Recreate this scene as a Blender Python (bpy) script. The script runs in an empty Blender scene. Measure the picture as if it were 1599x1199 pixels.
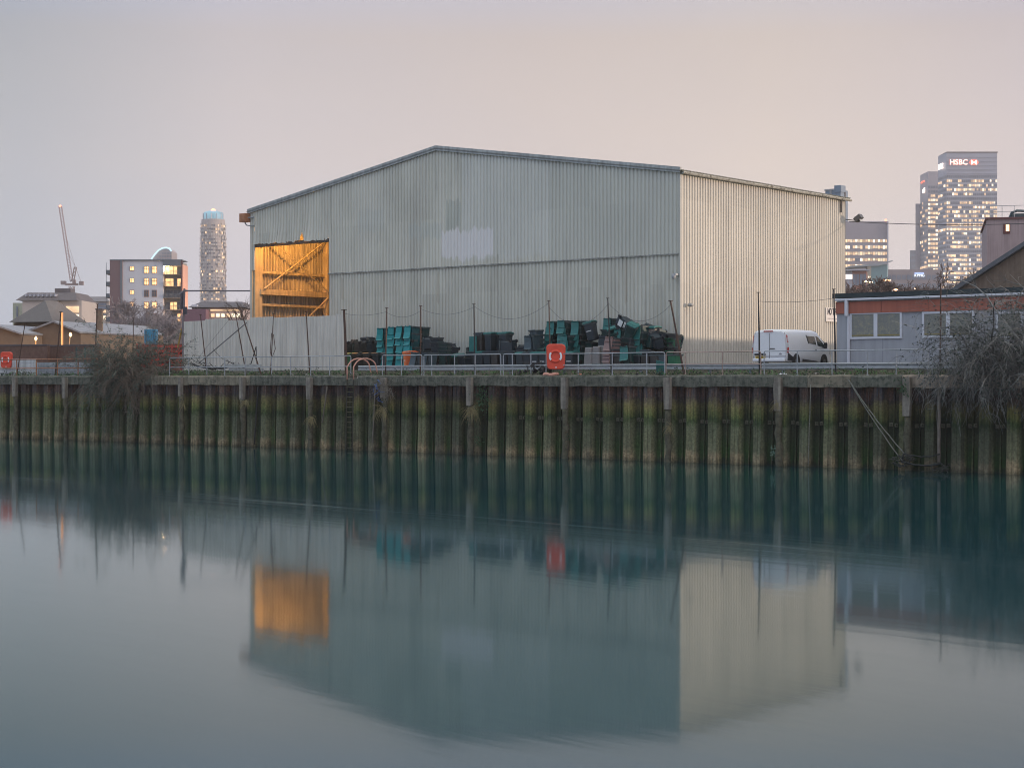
import bpy, math, random
from mathutils import Vector, Matrix
R = math.radians
rnd = random.Random(7)
scene = bpy.context.scene
C = scene.collection

# ------------------------------------------------------------------ camera
EYE = 4.0; F = 2609.0; HOR = 590.0; CX = 799.5
cam_d = bpy.data.cameras.new("camera"); cam = bpy.data.objects.new("camera", cam_d); C.objects.link(cam)
cam.location = (0, 0, EYE); cam.rotation_euler = (R(90), 0, 0)
cam_d.sensor_width = 36; cam_d.lens = 36*F/1599; cam_d.shift_y = -(599.5-HOR)/1599
cam_d.clip_start = .5; cam_d.clip_end = 20000
scene.camera = cam
scene.render.resolution_x = 1024; scene.render.resolution_y = 767

# ------------------------------------------------------------------ world
SUN_AZ = (.985, -.17); SUN_EL = 5.0
w = bpy.data.worlds.new("World"); scene.world = w; w.use_nodes = True
nt = w.node_tree; nt.nodes.clear()
def N(t, k, **kw):
    n = t.nodes.new(k)
    for a, b in kw.items(): setattr(n, a, b)
    return n
def ramp(t, pts, interp='LINEAR'):
    n = t.nodes.new('ShaderNodeValToRGB'); cr = n.color_ramp; cr.interpolation = interp
    while len(cr.elements) < len(pts): cr.elements.new(.5)
    for e, (p, c) in zip(cr.elements, pts):
        e.position = p; e.color = (c[0], c[1], c[2], 1) if hasattr(c, '__len__') else (c, c, c, 1)
    return n
tc = N(nt, 'ShaderNodeTexCoord'); sx = N(nt, 'ShaderNodeSeparateXYZ'); nt.links.new(tc.outputs['Generated'], sx.inputs[0])
el = ramp(nt, [(0, (.645, .60, .635)), (.06, (.64, .59, .61)), (.13, (.595, .53, .525)), (.20, (.51, .455, .455)), (.235, (.44, .45, .56)), (.275, (.34, .45, .88)), (.42, (.37, .49, .88)), (.6, (1.02, 1.02, .98)), (1, (1.1, 1.1, 1.05))])
nt.links.new(sx.outputs['Z'], el.inputs[0])
mr = N(nt, 'ShaderNodeMapRange'); mr.inputs[1].default_value = -1; mr.inputs[2].default_value = 1
nt.links.new(sx.outputs['X'], mr.inputs[0])
az = ramp(nt, [(0, (.62, .72, .80)), (.36, (.64, .76, .86)), (.42, (.92, .955, 1.0)), (.5, (.98, .975, .96)), (.575, (1.08, 1.05, .975)), (.65, (.98, .975, 1.0)), (1, (1.0, .93, .85))])
nt.links.new(mr.outputs[0], az.inputs[0])
cn = N(nt, 'ShaderNodeTexNoise'); cn.inputs['Scale'].default_value = 2.2; cn.inputs['Detail'].default_value = 3
mp = N(nt, 'ShaderNodeMapping'); mp.inputs['Scale'].default_value = (1, 1, 3.5); mp.inputs['Rotation'].default_value = (0, R(25), 0)
nt.links.new(tc.outputs['Generated'], mp.inputs[0]); nt.links.new(mp.outputs[0], cn.inputs[0])
cr_ = ramp(nt, [(.32, (.935, .94, .96)), (.5, (1, 1, 1)), (.7, (1.04, 1.02, .985))]); nt.links.new(cn.outputs[0], cr_.inputs[0])
m1 = N(nt, 'ShaderNodeMix', data_type='RGBA', blend_type='MULTIPLY'); m1.inputs[0].default_value = 1
m2 = N(nt, 'ShaderNodeMix', data_type='RGBA', blend_type='MULTIPLY'); m2.inputs[0].default_value = 1
nt.links.new(el.outputs[0], m1.inputs[6]); nt.links.new(az.outputs[0], m1.inputs[7])
nt.links.new(m1.outputs[2], m2.inputs[6]); nt.links.new(cr_.outputs[0], m2.inputs[7])
bg = N(nt, 'ShaderNodeBackground'); bg.inputs[1].default_value = .70; nt.links.new(m2.outputs[2], bg.inputs[0])
sky = N(nt, 'ShaderNodeTexSky', sky_type='NISHITA'); sky.sun_disc = False; sky.sun_elevation = R(SUN_EL)
sky.sun_rotation = math.atan2(SUN_AZ[0], SUN_AZ[1]); sky.air_density = 1.5; sky.dust_density = 3
bg2 = N(nt, 'ShaderNodeBackground'); bg2.inputs[1].default_value = .006; nt.links.new(sky.outputs[0], bg2.inputs[0])
ad = N(nt, 'ShaderNodeAddShader'); nt.links.new(bg.outputs[0], ad.inputs[0]); nt.links.new(bg2.outputs[0], ad.inputs[1])
wo = N(nt, 'ShaderNodeOutputWorld'); nt.links.new(ad.outputs[0], wo.inputs[0])

# ------------------------------------------------------------------ sun, exposure
sd = bpy.data.lights.new("sun", 'SUN'); sd.energy = 1.65; sd.angle = R(1.2); sd.color = (1, .78, .60)
so = bpy.data.objects.new("sun", sd); C.objects.link(so)
so.rotation_euler = Vector((SUN_AZ[0], SUN_AZ[1], math.tan(R(SUN_EL)))).to_track_quat('Z', 'Y').to_euler()
vs = scene.view_settings; vs.view_transform = 'Standard'; vs.look = 'None'; vs.gamma = 1; vs.exposure = .80
scene.cycles.filter_width = 1.0
scene.cycles.max_bounces = 6; scene.cycles.transparent_max_bounces = 6

# ------------------------------------------------------------------ materials
MATS = {}
def mat(name, col, rough=.7, metal=0., var=.12, scale=2., bump=0., bscale=20., streak=0., col2=None, thr=.55, spec=.5, island=0., vcol=None):
    if name in MATS: return MATS[name]
    m = bpy.data.materials.new(name); m.use_nodes = True; t = m.node_tree; b = t.nodes['Principled BSDF']; MATS[name] = m
    b.inputs['Roughness'].default_value = rough; b.inputs['Metallic'].default_value = metal
    b.inputs['Specular IOR Level'].default_value = spec
    tcn = N(t, 'ShaderNodeTexCoord'); co = tcn.outputs['Object']
    n1 = N(t, 'ShaderNodeTexNoise'); n1.inputs['Scale'].default_value = scale; n1.inputs['Detail'].default_value = 5; n1.inputs['Roughness'].default_value = .65
    t.links.new(co, n1.inputs[0])
    r1 = ramp(t, [(.25, tuple(c*(1-var) for c in col)), (.75, tuple(min(1, c*(1+var)) for c in col))]); t.links.new(n1.outputs[0], r1.inputs[0])
    out = r1.outputs[0]
    if col2:
        n2 = N(t, 'ShaderNodeTexNoise'); n2.inputs['Scale'].default_value = scale*1.7; n2.inputs['Detail'].default_value = 6; n2.inputs['Roughness'].default_value = .7
        m_ = N(t, 'ShaderNodeMapping'); m_.inputs['Location'].default_value = (5.3, 2.1, 7.7)
        t.links.new(co, m_.inputs[0]); t.links.new(m_.outputs[0], n2.inputs[0])
        r2 = ramp(t, [(thr-.04, 0), (thr+.06, 1)]); t.links.new(n2.outputs[0], r2.inputs[0])
        x = N(t, 'ShaderNodeMix', data_type='RGBA'); t.links.new(r2.outputs[0], x.inputs[0]); t.links.new(out, x.inputs[6]); x.inputs[7].default_value = (*col2, 1); out = x.outputs[2]
    if streak:
        m_ = N(t, 'ShaderNodeMapping'); m_.inputs['Scale'].default_value = (3.5, 3.5, .18); t.links.new(co, m_.inputs[0])
        n3 = N(t, 'ShaderNodeTexNoise'); n3.inputs['Scale'].default_value = 1.5; n3.inputs['Detail'].default_value = 4; t.links.new(m_.outputs[0], n3.inputs[0])
        r3 = ramp(t, [(.35, 1-streak), (.6, 1.0)]); t.links.new(n3.outputs[0], r3.inputs[0])
        x = N(t, 'ShaderNodeMix', data_type='RGBA', blend_type='MULTIPLY'); x.inputs[0].default_value = 1
        t.links.new(out, x.inputs[6]); t.links.new(r3.outputs[0], x.inputs[7]); out = x.outputs[2]
    if island:
        g = N(t, 'ShaderNodeNewGeometry'); r4 = ramp(t, [(0, 1-island), (1, 1+island)]); t.links.new(g.outputs['Random Per Island'], r4.inputs[0])
        x = N(t, 'ShaderNodeMix', data_type='RGBA', blend_type='MULTIPLY'); x.inputs[0].default_value = 1
        t.links.new(out, x.inputs[6]); t.links.new(r4.outputs[0], x.inputs[7]); out = x.outputs[2]
    t.links.new(out, b.inputs['Base Color'])
    if bump:
        nb = N(t, 'ShaderNodeTexNoise'); nb.inputs['Scale'].default_value = bscale; nb.inputs['Detail'].default_value = 4; t.links.new(co, nb.inputs[0])
        bp = N(t, 'ShaderNodeBump'); bp.inputs['Strength'].default_value = bump; bp.inputs['Distance'].default_value = .03
        t.links.new(nb.outputs[0], bp.inputs['Height']); t.links.new(bp.outputs[0], b.inputs['Normal'])
    return m
def emit(name, col, s, var=0., scale=1.):
    if name in MATS: return MATS[name]
    m = bpy.data.materials.new(name); m.use_nodes = True; t = m.node_tree; b = t.nodes['Principled BSDF']; MATS[name] = m
    b.inputs['Base Color'].default_value = (.1, .1, .1, 1); b.inputs['Emission Color'].default_value = (*col, 1); b.inputs['Emission Strength'].default_value = s
    if var:
        g = N(t, 'ShaderNodeTexCoord'); n = N(t, 'ShaderNodeTexNoise'); n.inputs['Scale'].default_value = scale; n.inputs['Detail'].default_value = 3
        t.links.new(g.outputs['Object'], n.inputs[0]); r = ramp(t, [(.35, s*(1-var)), (.65, s*(1+var))])
        t.links.new(n.outputs[0], r.inputs[0])
        gi = N(t, 'ShaderNodeNewGeometry'); mm = N(t, 'ShaderNodeMath', operation='MULTIPLY_ADD'); mm.inputs[1].default_value = s; mm.inputs[2].default_value = s*.3
        t.links.new(gi.outputs['Random Per Island'], mm.inputs[0])
        m3 = N(t, 'ShaderNodeMath', operation='MULTIPLY'); t.links.new(mm.outputs[0], m3.inputs[0]); t.links.new(n.outputs[0], m3.inputs[1])
        m4 = N(t, 'ShaderNodeMath', operation='MULTIPLY'); m4.inputs[1].default_value = 2.4; t.links.new(m3.outputs[0], m4.inputs[0])
        t.links.new(m4.outputs[0], b.inputs['Emission Strength'])
    return m

# ------------------------------------------------------------------ mesh builder
class MB:
    def __init__(s): s.v = []; s.f = []; s.m = []; s.cur = 0
    def add(s, vs_, fs_):
        o = len(s.v); s.v += [tuple(p) for p in vs_]
        for f in fs_: s.f.append(tuple(i+o for i in f)); s.m.append(s.cur)
        return s
    def box(s, c, d, rz=0, ry=0, rx=0):
        M = Matrix.Translation(c) @ Matrix.Rotation(rz, 4, 'Z') @ Matrix.Rotation(ry, 4, 'Y') @ Matrix.Rotation(rx, 4, 'X')
        vs_ = [M @ Vector((x*d[0]/2, y*d[1]/2, z*d[2]/2)) for x in (-1, 1) for y in (-1, 1) for z in (-1, 1)]
        return s.add(vs_, [(0, 1, 3, 2), (4, 6, 7, 5), (0, 4, 5, 1), (2, 3, 7, 6), (0, 2, 6, 4), (1, 5, 7, 3)])
    def b2(s, a, b):
        return s.box([(a[i]+b[i])/2 for i in range(3)], [abs(b[i]-a[i]) for i in range(3)])
    def tube(s, p0, p1, r, n=8, r1=None, cap=True):
        return s.path([p0, p1], [r, r if r1 is None else r1], n, cap)
    def path(s, pts, rs, n=6, cap=True):
        pts = [Vector(p) for p in pts]
        if not hasattr(rs, '__len__'): rs = [rs]*len(pts)
        o = len(s.v); k = len(pts); up = None
        for i, p in enumerate(pts):
            d = (pts[min(i+1, k-1)]-pts[max(i-1, 0)])
            if d.length < 1e-6: d = Vector((0, 0, 1))
            d.normalize()
            if up is None: up = Vector((0, 0, 1)) if abs(d.z) < .9 else Vector((0, 1, 0))
            a = d.cross(up)
            if a.length < 1e-4: a = d.cross(Vector((1, .3, 0)))
            a.normalize(); b = a.cross(d); up = b
            for j in range(n):
                t = 2*math.pi*j/n; s.v.append(tuple(p+(a*math.cos(t)+b*math.sin(t))*rs[i]))
        for i in range(k-1):
            for j in range(n):
                s.f.append((o+i*n+j, o+i*n+(j+1) % n, o+(i+1)*n+(j+1) % n, o+(i+1)*n+j)); s.m.append(s.cur)
        if cap and n > 2:
            s.f.append(tuple(o+j for j in range(n))[::-1]); s.m.append(s.cur)
            s.f.append(tuple(o+(k-1)*n+j for j in range(n))); s.m.append(s.cur)
        return s
    def prism(s, poly, d):           # poly: list of Vector, extruded by vector d
        n = len(poly); P = [Vector(p) for p in poly]; d = Vector(d)
        return s.add(P+[p+d for p in P], [tuple(range(n))[::-1], tuple(range(n, 2*n))]+[(i, (i+1) % n, n+(i+1) % n, n+i) for i in range(n)])
    def lathe(s, prof, n=20, c=(0, 0, 0), axis='z'):
        o = []; k = len(prof)
        for r_, z_ in prof:
            for j in range(n):
                t = 2*math.pi*j/n; a, b = r_*math.cos(t), r_*math.sin(t)
                o.append((c[0]+a, c[1]+b, c[2]+z_) if axis == 'z' else ((c[0]+z_, c[1]+a, c[2]+b) if axis == 'x' else (c[0]+a, c[1]+z_, c[2]+b)))
        fs = [(i*n+j, i*n+(j+1) % n, (i+1)*n+(j+1) % n, (i+1)*n+j) for i in range(k-1) for j in range(n)]
        fs += [tuple(range(n))[::-1], tuple(range((k-1)*n, k*n))]
        return s.add(o, fs)
    def mesh(s, name, mats, smooth=False):
        me = bpy.data.meshes.new(name); me.from_pydata(s.v, [], s.f)
        for x in (mats if isinstance(mats, (list, tuple)) else [mats]): me.materials.append(x)
        me.polygons.foreach_set('material_index', s.m)
        if smooth: me.polygons.foreach_set('use_smooth', [True]*len(s.f))
        me.update(); return me
    def build(s, name, mats, parent=None, loc=(0, 0, 0), rz=0, smooth=False, bevel=0):
        o = bpy.data.objects.new(name, s.mesh(name, mats, smooth)); C.objects.link(o); o.location = loc; o.rotation_euler = (0, 0, rz)
        if parent: o.parent = parent
        if bevel:
            b = o.modifiers.new('bevel', 'BEVEL'); b.width = bevel; b.segments = 2; b.limit_method = 'ANGLE'; b.angle_limit = R(40)
        return o
def tag(o, label, cat, group=None, kind=None):
    if label: o['label'] = label
    if cat: o['category'] = cat
    if group: o['group'] = group
    if kind: o['kind'] = kind
    return o
def empty(name, loc, rz, label, cat, group=None):
    o = bpy.data.objects.new(name, None); C.objects.link(o); o.location = loc; o.rotation_euler = (0, 0, rz); o.empty_display_size = .2
    return tag(o, label, cat, group)
def struct(o): o['kind'] = 'structure'; return o
def text_mesh(body, size, m, parent, loc, rot, extrude=.02, sxy=(1, 1), name='lettering', space=1., offset=0.):
    cu = bpy.data.curves.new(name, 'FONT'); cu.body = body; cu.size = size; cu.extrude = extrude; cu.offset = offset; cu.align_x = 'CENTER'; cu.align_y = 'CENTER'; cu.space_character = space
    to = bpy.data.objects.new(name+'_tmp', cu); C.objects.link(to)
    dg = bpy.context.evaluated_depsgraph_get(); me = bpy.data.meshes.new_from_object(to.evaluated_get(dg)); me.name = name
    bpy.data.objects.remove(to); bpy.data.curves.remove(cu)
    me.materials.clear(); me.materials.append(m)
    o = bpy.data.objects.new(name, me); C.objects.link(o); o.location = loc; o.rotation_euler = rot; o.scale = (sxy[0], sxy[1], 1)
    if parent: o.parent = parent
    return o

# ------------------------------------------------------------------ frames
def P(px, py, D): return Vector(((px-CX)/F*D, D, EYE+(HOR-py)/F*D))
def zat(py, D): return EYE+(HOR-py)/F*D
# quay wall frame: x along the wall to the right, y away from the river
W0 = Vector((-34.4, 112.2, 0)); WD = Vector((.7903, -.6127, 0)); WB = Vector((.6127, .7903, 0)); WROT = math.atan2(WD.y, WD.x)
def Ws(px, o=0.):
    k = (px-CX)/F; X = W0.x+WB.x*o; Y = W0.y+WB.y*o
    return (k*Y-X)/(WD.x-k*WD.y)
def Wp(s, o=0., z=0.): q = W0+WD*s+WB*o; return Vector((q.x, q.y, z))
def Wz(px, py, o=0.): q = Wp(Ws(px, o), o); return zat(py, q.y)
def WL(px, py, o=0.): return Vector((Ws(px, o), o, Wz(px, py, o)))     # local coords in the wall frame
# shed frame: origin right front corner, x to the right along gable, y back
SC = Vector((9.05, 90, 0)); SA = R(40.1); SU = Vector((math.sin(SA), math.cos(SA), 0)); SV = Vector((-math.cos(SA), math.sin(SA), 0)); SROT = -SA
def St(px, o=0.):
    k = (px-CX)/F; X = SC.x-SU.x*o; Y = SC.y-SU.y*o
    return (X-k*Y)/(-SV.x+k*SV.y)
def Sp(px, o=0., z=0.): q = SC+SV*St(px, o)-SU*o; return Vector((q.x, q.y, z))
def Sz(px, py, o=0.): return zat(py, Sp(px, o).y)
GZ = 4.45   # yard level

# ------------------------------------------------------------------ setting: water, ground
def water_mat():
    m = bpy.data.materials.new('river_water'); m.use_nodes = True; t = m.node_tree; b = t.nodes['Principled BSDF']
    t.nodes.remove(b); dif = N(t, 'ShaderNodeBsdfDiffuse'); dif.inputs[0].default_value = (.003, .041, .050, 1)
    glo = N(t, 'ShaderNodeBsdfAnisotropic'); glo.inputs[0].default_value = (.95, 1.0, 1.0, 1)
    fre = N(t, 'ShaderNodeFresnel'); fre.inputs[0].default_value = 1.33; mxs = N(t, 'ShaderNodeMixShader')
    t.links.new(fre.outputs[0], mxs.inputs[0]); t.links.new(dif.outputs[0], mxs.inputs[1]); t.links.new(glo.outputs[0], mxs.inputs[2]); t.links.new(mxs.outputs[0], t.nodes['Material Output'].inputs['Surface']); b = glo
    g = N(t, 'ShaderNodeNewGeometry'); mpn = N(t, 'ShaderNodeMapping'); t.links.new(g.outputs['Position'], mpn.inputs[0])
    # local frame of the drift line: x along the streak, y across
    ang = math.atan2(-31.9, 31.4); mpn.vector_type = 'TEXTURE'; mpn.inputs['Location'].default_value = (-20.6, 67.3, 0); mpn.inputs['Rotation'].default_value = (0, 0, ang)
    s = N(t, 'ShaderNodeSeparateXYZ'); t.links.new(mpn.outputs[0], s.inputs[0])
    wob = N(t, 'ShaderNodeTexNoise'); wob.inputs['Scale'].default_value = .08; wob.inputs['Detail'].default_value = 2; t.links.new(mpn.outputs[0], wob.inputs[0])
    ya = N(t, 'ShaderNodeMath', operation='MULTIPLY_ADD'); t.links.new(wob.outputs[0], ya.inputs[0]); ya.inputs[1].default_value = 3.; t.links.new(s.outputs['Y'], ya.inputs[2])
    band = N(t, 'ShaderNodeMapRange'); band.inputs[1].default_value = -3.; band.inputs[2].default_value = 6; t.links.new(ya.outputs[0], band.inputs[0])
    br = ramp(t, [(.2, 0), (.47, .5), (.52, 1), (.57, .45), (.85, 0)]); t.links.new(band.outputs[0], br.inputs[0])
    ms = N(t, 'ShaderNodeMapping'); ms.inputs['Scale'].default_value = (.06, 2.6, 1); t.links.new(mpn.outputs[0], ms.inputs[0])
    sn = N(t, 'ShaderNodeTexNoise'); sn.inputs['Scale'].default_value = 1.2; sn.inputs['Detail'].default_value = 5; t.links.new(ms.outputs[0], sn.inputs[0])
    sr = ramp(t, [(.45, 0), (.7, 1)]); t.links.new(sn.outputs[0], sr.inputs[0])
    mu = N(t, 'ShaderNodeMath', operation='MULTIPLY'); t.links.new(br.outputs[0], mu.inputs[0]); t.links.new(sr.outputs[0], mu.inputs[1])
    big = N(t, 'ShaderNodeTexNoise'); big.inputs['Scale'].default_value = .05; big.inputs['Detail'].default_value = 2; t.links.new(ms.outputs[0], big.inputs[0])
    rr = N(t, 'ShaderNodeMath', operation='MULTIPLY_ADD'); t.links.new(mu.outputs[0], rr.inputs[0]); rr.inputs[1].default_value = .09; rr.inputs[2].default_value = .063
    t.links.new(rr.outputs[0], b.inputs['Roughness'])
    # fine long-exposure ripples
    wn = N(t, 'ShaderNodeTexNoise'); wn.inputs['Scale'].default_value = .9; wn.inputs['Detail'].default_value = 3
    mw = N(t, 'ShaderNodeMapping'); mw.inputs['Scale'].default_value = (.25, 1.6, 1); t.links.new(mpn.outputs[0], mw.inputs[0]); t.links.new(mw.outputs[0], wn.inputs[0])
    bst = N(t, 'ShaderNodeMath', operation='MULTIPLY_ADD'); t.links.new(mu.outputs[0], bst.inputs[0]); bst.inputs[1].default_value = .03; bst.inputs[2].default_value = .006
    bp = N(t, 'ShaderNodeBump'); bp.inputs['Distance'].default_value = .25; t.links.new(bst.outputs[0], bp.inputs['Strength']); t.links.new(wn.outputs[0], bp.inputs['Height'])
    t.links.new(bp.outputs[0], b.inputs['Normal']); t.links.new(bp.outputs[0], fre.inputs['Normal'])
    return m
a0, a1 = Wp(-900, .3, 0), Wp(700, .3, 0)
mb = MB(); mb.add([a0, a1, a1-WB*1600, a0-WB*1600], [(3, 2, 1, 0)]); struct(mb.build('water', water_mat()))
ground_m = mat('yard_ground', (.13, .125, .11), .95, var=.3, scale=.6, bump=.3)
soil_m = mat('bank_soil', (.055, .055, .035), .95, var=.5, scale=3, bump=.6, col2=(.10, .09, .065))
mb = MB()
prof = [(.75, 4.10), (1.4, 4.14), (2.3, 4.3), (3.2, GZ)]
row = []
for o, z in prof:
    row.append([Wp(s, o, z) for s in (-900, -60, 0, 40, 80, 160, 700)])
for i in range(len(prof)-1):
    for j in range(6): mb.add([row[i][j], row[i][j+1], row[i+1][j+1], row[i+1][j]], [(0, 1, 2, 3)])
struct(mb.build('riverbank', soil_m))
mb = MB(); g0, g1 = Wp(-900, 3.2, GZ), Wp(700, 3.2, GZ)
mb.add([g0, g1, g1+WB*6000+WD*3000, g0+WB*6000-WD*3000], [(0, 1, 2, 3)]); struct(mb.build('ground', ground_m))

# ------------------------------------------------------------------ quay wall
def pile_mat():
    m = bpy.data.materials.new('tidal_sheet_piling'); m.use_nodes = True; t = m.node_tree; b = t.nodes['Principled BSDF']
    b.inputs['Roughness'].default_value = .85
    c = N(t, 'ShaderNodeTexCoord'); s = N(t, 'ShaderNodeSeparateXYZ'); t.links.new(c.outputs['Object'], s.inputs[0])
    n1 = N(t, 'ShaderNodeTexNoise'); n1.inputs['Scale'].default_value = 1.6; n1.inputs['Detail'].default_value = 6; n1.inputs['Roughness'].default_value = .7
    t.links.new(c.outputs['Object'], n1.inputs[0])
    mv = N(t, 'ShaderNodeMapping'); mv.inputs['Scale'].default_value = (5, 5, .22); t.links.new(c.outputs['Object'], mv.inputs[0])
    n2 = N(t, 'ShaderNodeTexNoise'); n2.inputs['Scale'].default_value = 1.4; n2.inputs['Detail'].default_value = 5; n2.inputs['Roughness'].default_value = .65; t.links.new(mv.outputs[0], n2.inputs[0])
    # height with ragged edge
    za = N(t, 'ShaderNodeMath', operation='MULTIPLY_ADD'); t.links.new(n1.outputs[0], za.inputs[0]); za.inputs[1].default_value = 1.0; t.links.new(s.outputs['Z'], za.inputs[2])
    zb = N(t, 'ShaderNodeMath', operation='MULTIPLY_ADD'); t.links.new(n2.outputs[0], zb.inputs[0]); zb.inputs[1].default_value = .7; t.links.new(za.outputs[0], zb.inputs[2])
    zr = N(t, 'ShaderNodeMapRange'); zr.inputs[1].default_value = .85; zr.inputs[2].default_value = 4.85; t.links.new(zb.outputs[0], zr.inputs[0])   # z 0..4
    # outer pans
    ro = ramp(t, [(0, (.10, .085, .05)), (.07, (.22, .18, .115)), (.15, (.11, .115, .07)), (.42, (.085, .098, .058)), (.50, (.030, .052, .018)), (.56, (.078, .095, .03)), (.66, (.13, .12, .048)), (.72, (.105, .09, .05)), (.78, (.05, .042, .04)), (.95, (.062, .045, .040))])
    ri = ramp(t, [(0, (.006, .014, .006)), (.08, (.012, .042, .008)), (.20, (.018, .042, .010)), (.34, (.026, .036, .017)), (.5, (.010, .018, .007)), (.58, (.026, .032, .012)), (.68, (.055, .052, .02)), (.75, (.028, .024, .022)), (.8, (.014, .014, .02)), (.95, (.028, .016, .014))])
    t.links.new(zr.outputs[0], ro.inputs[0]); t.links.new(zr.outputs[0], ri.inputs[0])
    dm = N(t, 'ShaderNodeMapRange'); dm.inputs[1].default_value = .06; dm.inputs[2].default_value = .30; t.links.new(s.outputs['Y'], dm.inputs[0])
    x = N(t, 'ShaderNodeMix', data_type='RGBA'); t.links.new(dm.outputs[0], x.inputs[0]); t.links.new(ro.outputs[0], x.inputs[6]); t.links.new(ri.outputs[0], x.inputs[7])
    # paint / rust flecks in the dry zone
    mr2 = N(t, 'ShaderNodeMapping'); mr2.inputs['Scale'].default_value = (3.2, 3.2, .5); mr2.inputs['Location'].default_value = (3, 1, 9); t.links.new(c.outputs['Object'], mr2.inputs[0])
    n3 = N(t, 'ShaderNodeTexNoise'); n3.inputs['Scale'].default_value = 1.6; n3.inputs['Detail'].default_value = 5; n3.inputs['Roughness'].default_value = .7; t.links.new(mr2.outputs[0], n3.inputs[0])
    pr = ramp(t, [(.3, (.03, .035, .06)), (.45, (.055, .045, .045)), (.58, (.10, .05, .035)), (.7, (.15, .14, .13))]); t.links.new(n3.outputs[0], pr.inputs[0])
    dry = ramp(t, [(.74, 0), (.80, .8)]); t.links.new(zr.outputs[0], dry.inputs[0])
    x2 = N(t, 'ShaderNodeMix', data_type='RGBA'); t.links.new(dry.outputs[0], x2.inputs[0]); t.links.new(x.outputs[2], x2.inputs[6]); t.links.new(pr.outputs[0], x2.inputs[7])
    # streaks + grain
    sr = ramp(t, [(.3, .55), (.5, .95), (.72, 1.35)]); t.links.new(n2.outputs[0], sr.inputs[0])
    x3 = N(t, 'ShaderNodeMix', data_type='RGBA', blend_type='MULTIPLY'); x3.inputs[0].default_value = 1; t.links.new(x2.outputs[2], x3.inputs[6]); t.links.new(sr.outputs[0], x3.inputs[7])
    n4 = N(t, 'ShaderNodeTexNoise'); n4.inputs['Scale'].default_value = 9; n4.inputs['Detail'].default_value = 6; n4.inputs['Roughness'].default_value = .75; t.links.new(c.outputs['Object'], n4.inputs[0])
    gr = ramp(t, [(.3, .45), (.5, 1.), (.72, 1.6)]); t.links.new(n4.outputs[0], gr.inputs[0])
    x4 = N(t, 'ShaderNodeMix', data_type='RGBA', blend_type='MULTIPLY'); x4.inputs[0].default_value = 1; t.links.new(x3.outputs[2], x4.inputs[6]); t.links.new(gr.outputs[0], x4.inputs[7])
    pf = N(t, 'ShaderNodeMath', operation='MULTIPLY_ADD'); t.links.new(s.outputs['X'], pf.inputs[0]); pf.inputs[1].default_value = 1/.6; pf.inputs[2].default_value = .2
    pg = N(t, 'ShaderNodeMath', operation='FLOOR'); t.links.new(pf.outputs[0], pg.inputs[0])
    pw = N(t, 'ShaderNodeTexWhiteNoise', noise_dimensions='1D'); t.links.new(pg.outputs[0], pw.inputs['W'])
    pr_ = ramp(t, [(0, (.80, .82, .84)), (.5, (1.22, 1.2, 1.12)), (1, (1.62, 1.48, 1.30))]); t.links.new(pw.outputs['Value'], pr_.inputs[0])
    x5 = N(t, 'ShaderNodeMix', data_type='RGBA', blend_type='MULTIPLY'); x5.inputs[0].default_value = 1; t.links.new(x4.outputs[2], x5.inputs[6]); t.links.new(pr_.outputs[0], x5.inputs[7])
    n6 = N(t, 'ShaderNodeTexNoise'); n6.inputs['Scale'].default_value = .16; n6.inputs['Detail'].default_value = 3; t.links.new(c.outputs['Object'], n6.inputs[0])
    r6 = ramp(t, [(.35, .72), (.65, 1.25)]); t.links.new(n6.outputs[0], r6.inputs[0])
    x6 = N(t, 'ShaderNodeMix', data_type='RGBA', blend_type='MULTIPLY'); x6.inputs[0].default_value = 1; t.links.new(x5.outputs[2], x6.inputs[6]); t.links.new(r6.outputs[0], x6.inputs[7])
    t.links.new(x6.outputs[2], b.inputs['Base Color'])
    bp = N(t, 'ShaderNodeBump'); bp.inputs['Strength'].default_value = .7; bp.inputs['Distance'].default_value = .04; t.links.new(n4.outputs[0], bp.inputs['Height']); t.links.new(bp.outputs[0], b.inputs['Normal'])
    return m
quay = empty('quay_wall', W0, WROT, 'long river wall of rusty green-stained steel sheet piles under a concrete coping', 'wall')
r2 = random.Random(3)
mb = MB(); pitch = 1.2; S0 = -48.0; S1 = 110.0
levels = [(-.6, -.10), (.0, -.08), (1.3, -.04), (2.6, -.02), (3.62, 0)]
pts = []; s = S0
while s < S1:
    j = r2.uniform(-.02, .02); jj = r2.uniform(-.015, .03)
    wv = r2.uniform(-.05, .05); kv = r2.uniform(-.03, .03)
    for dx, y in ((0, .0+jj), (.20, jj+.01), (.205, jj-.012), (.225, jj-.012), (.23, jj+.01), (.42+wv, .0+jj+kv*.5), (.58+wv*.5, .36+kv), (.78, .37+kv), (.785, .30), (.85, .30), (.855, .37), (1.04, .36)):
        pts.append((s+dx+j, y))
    s += pitch
for (z, dy) in levels:
    for (x, y) in pts: mb.v.append((x+dy*.3, y+dy, z))
n = len(pts)
for i in range(len(levels)-1):
    for k in range(n-1): mb.f.append((i*n+k, i*n+k+1, (i+1)*n+k+1, (i+1)*n+k)); mb.m.append(0)
mb.build('sheet_piling', pile_mat(), quay)
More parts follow.
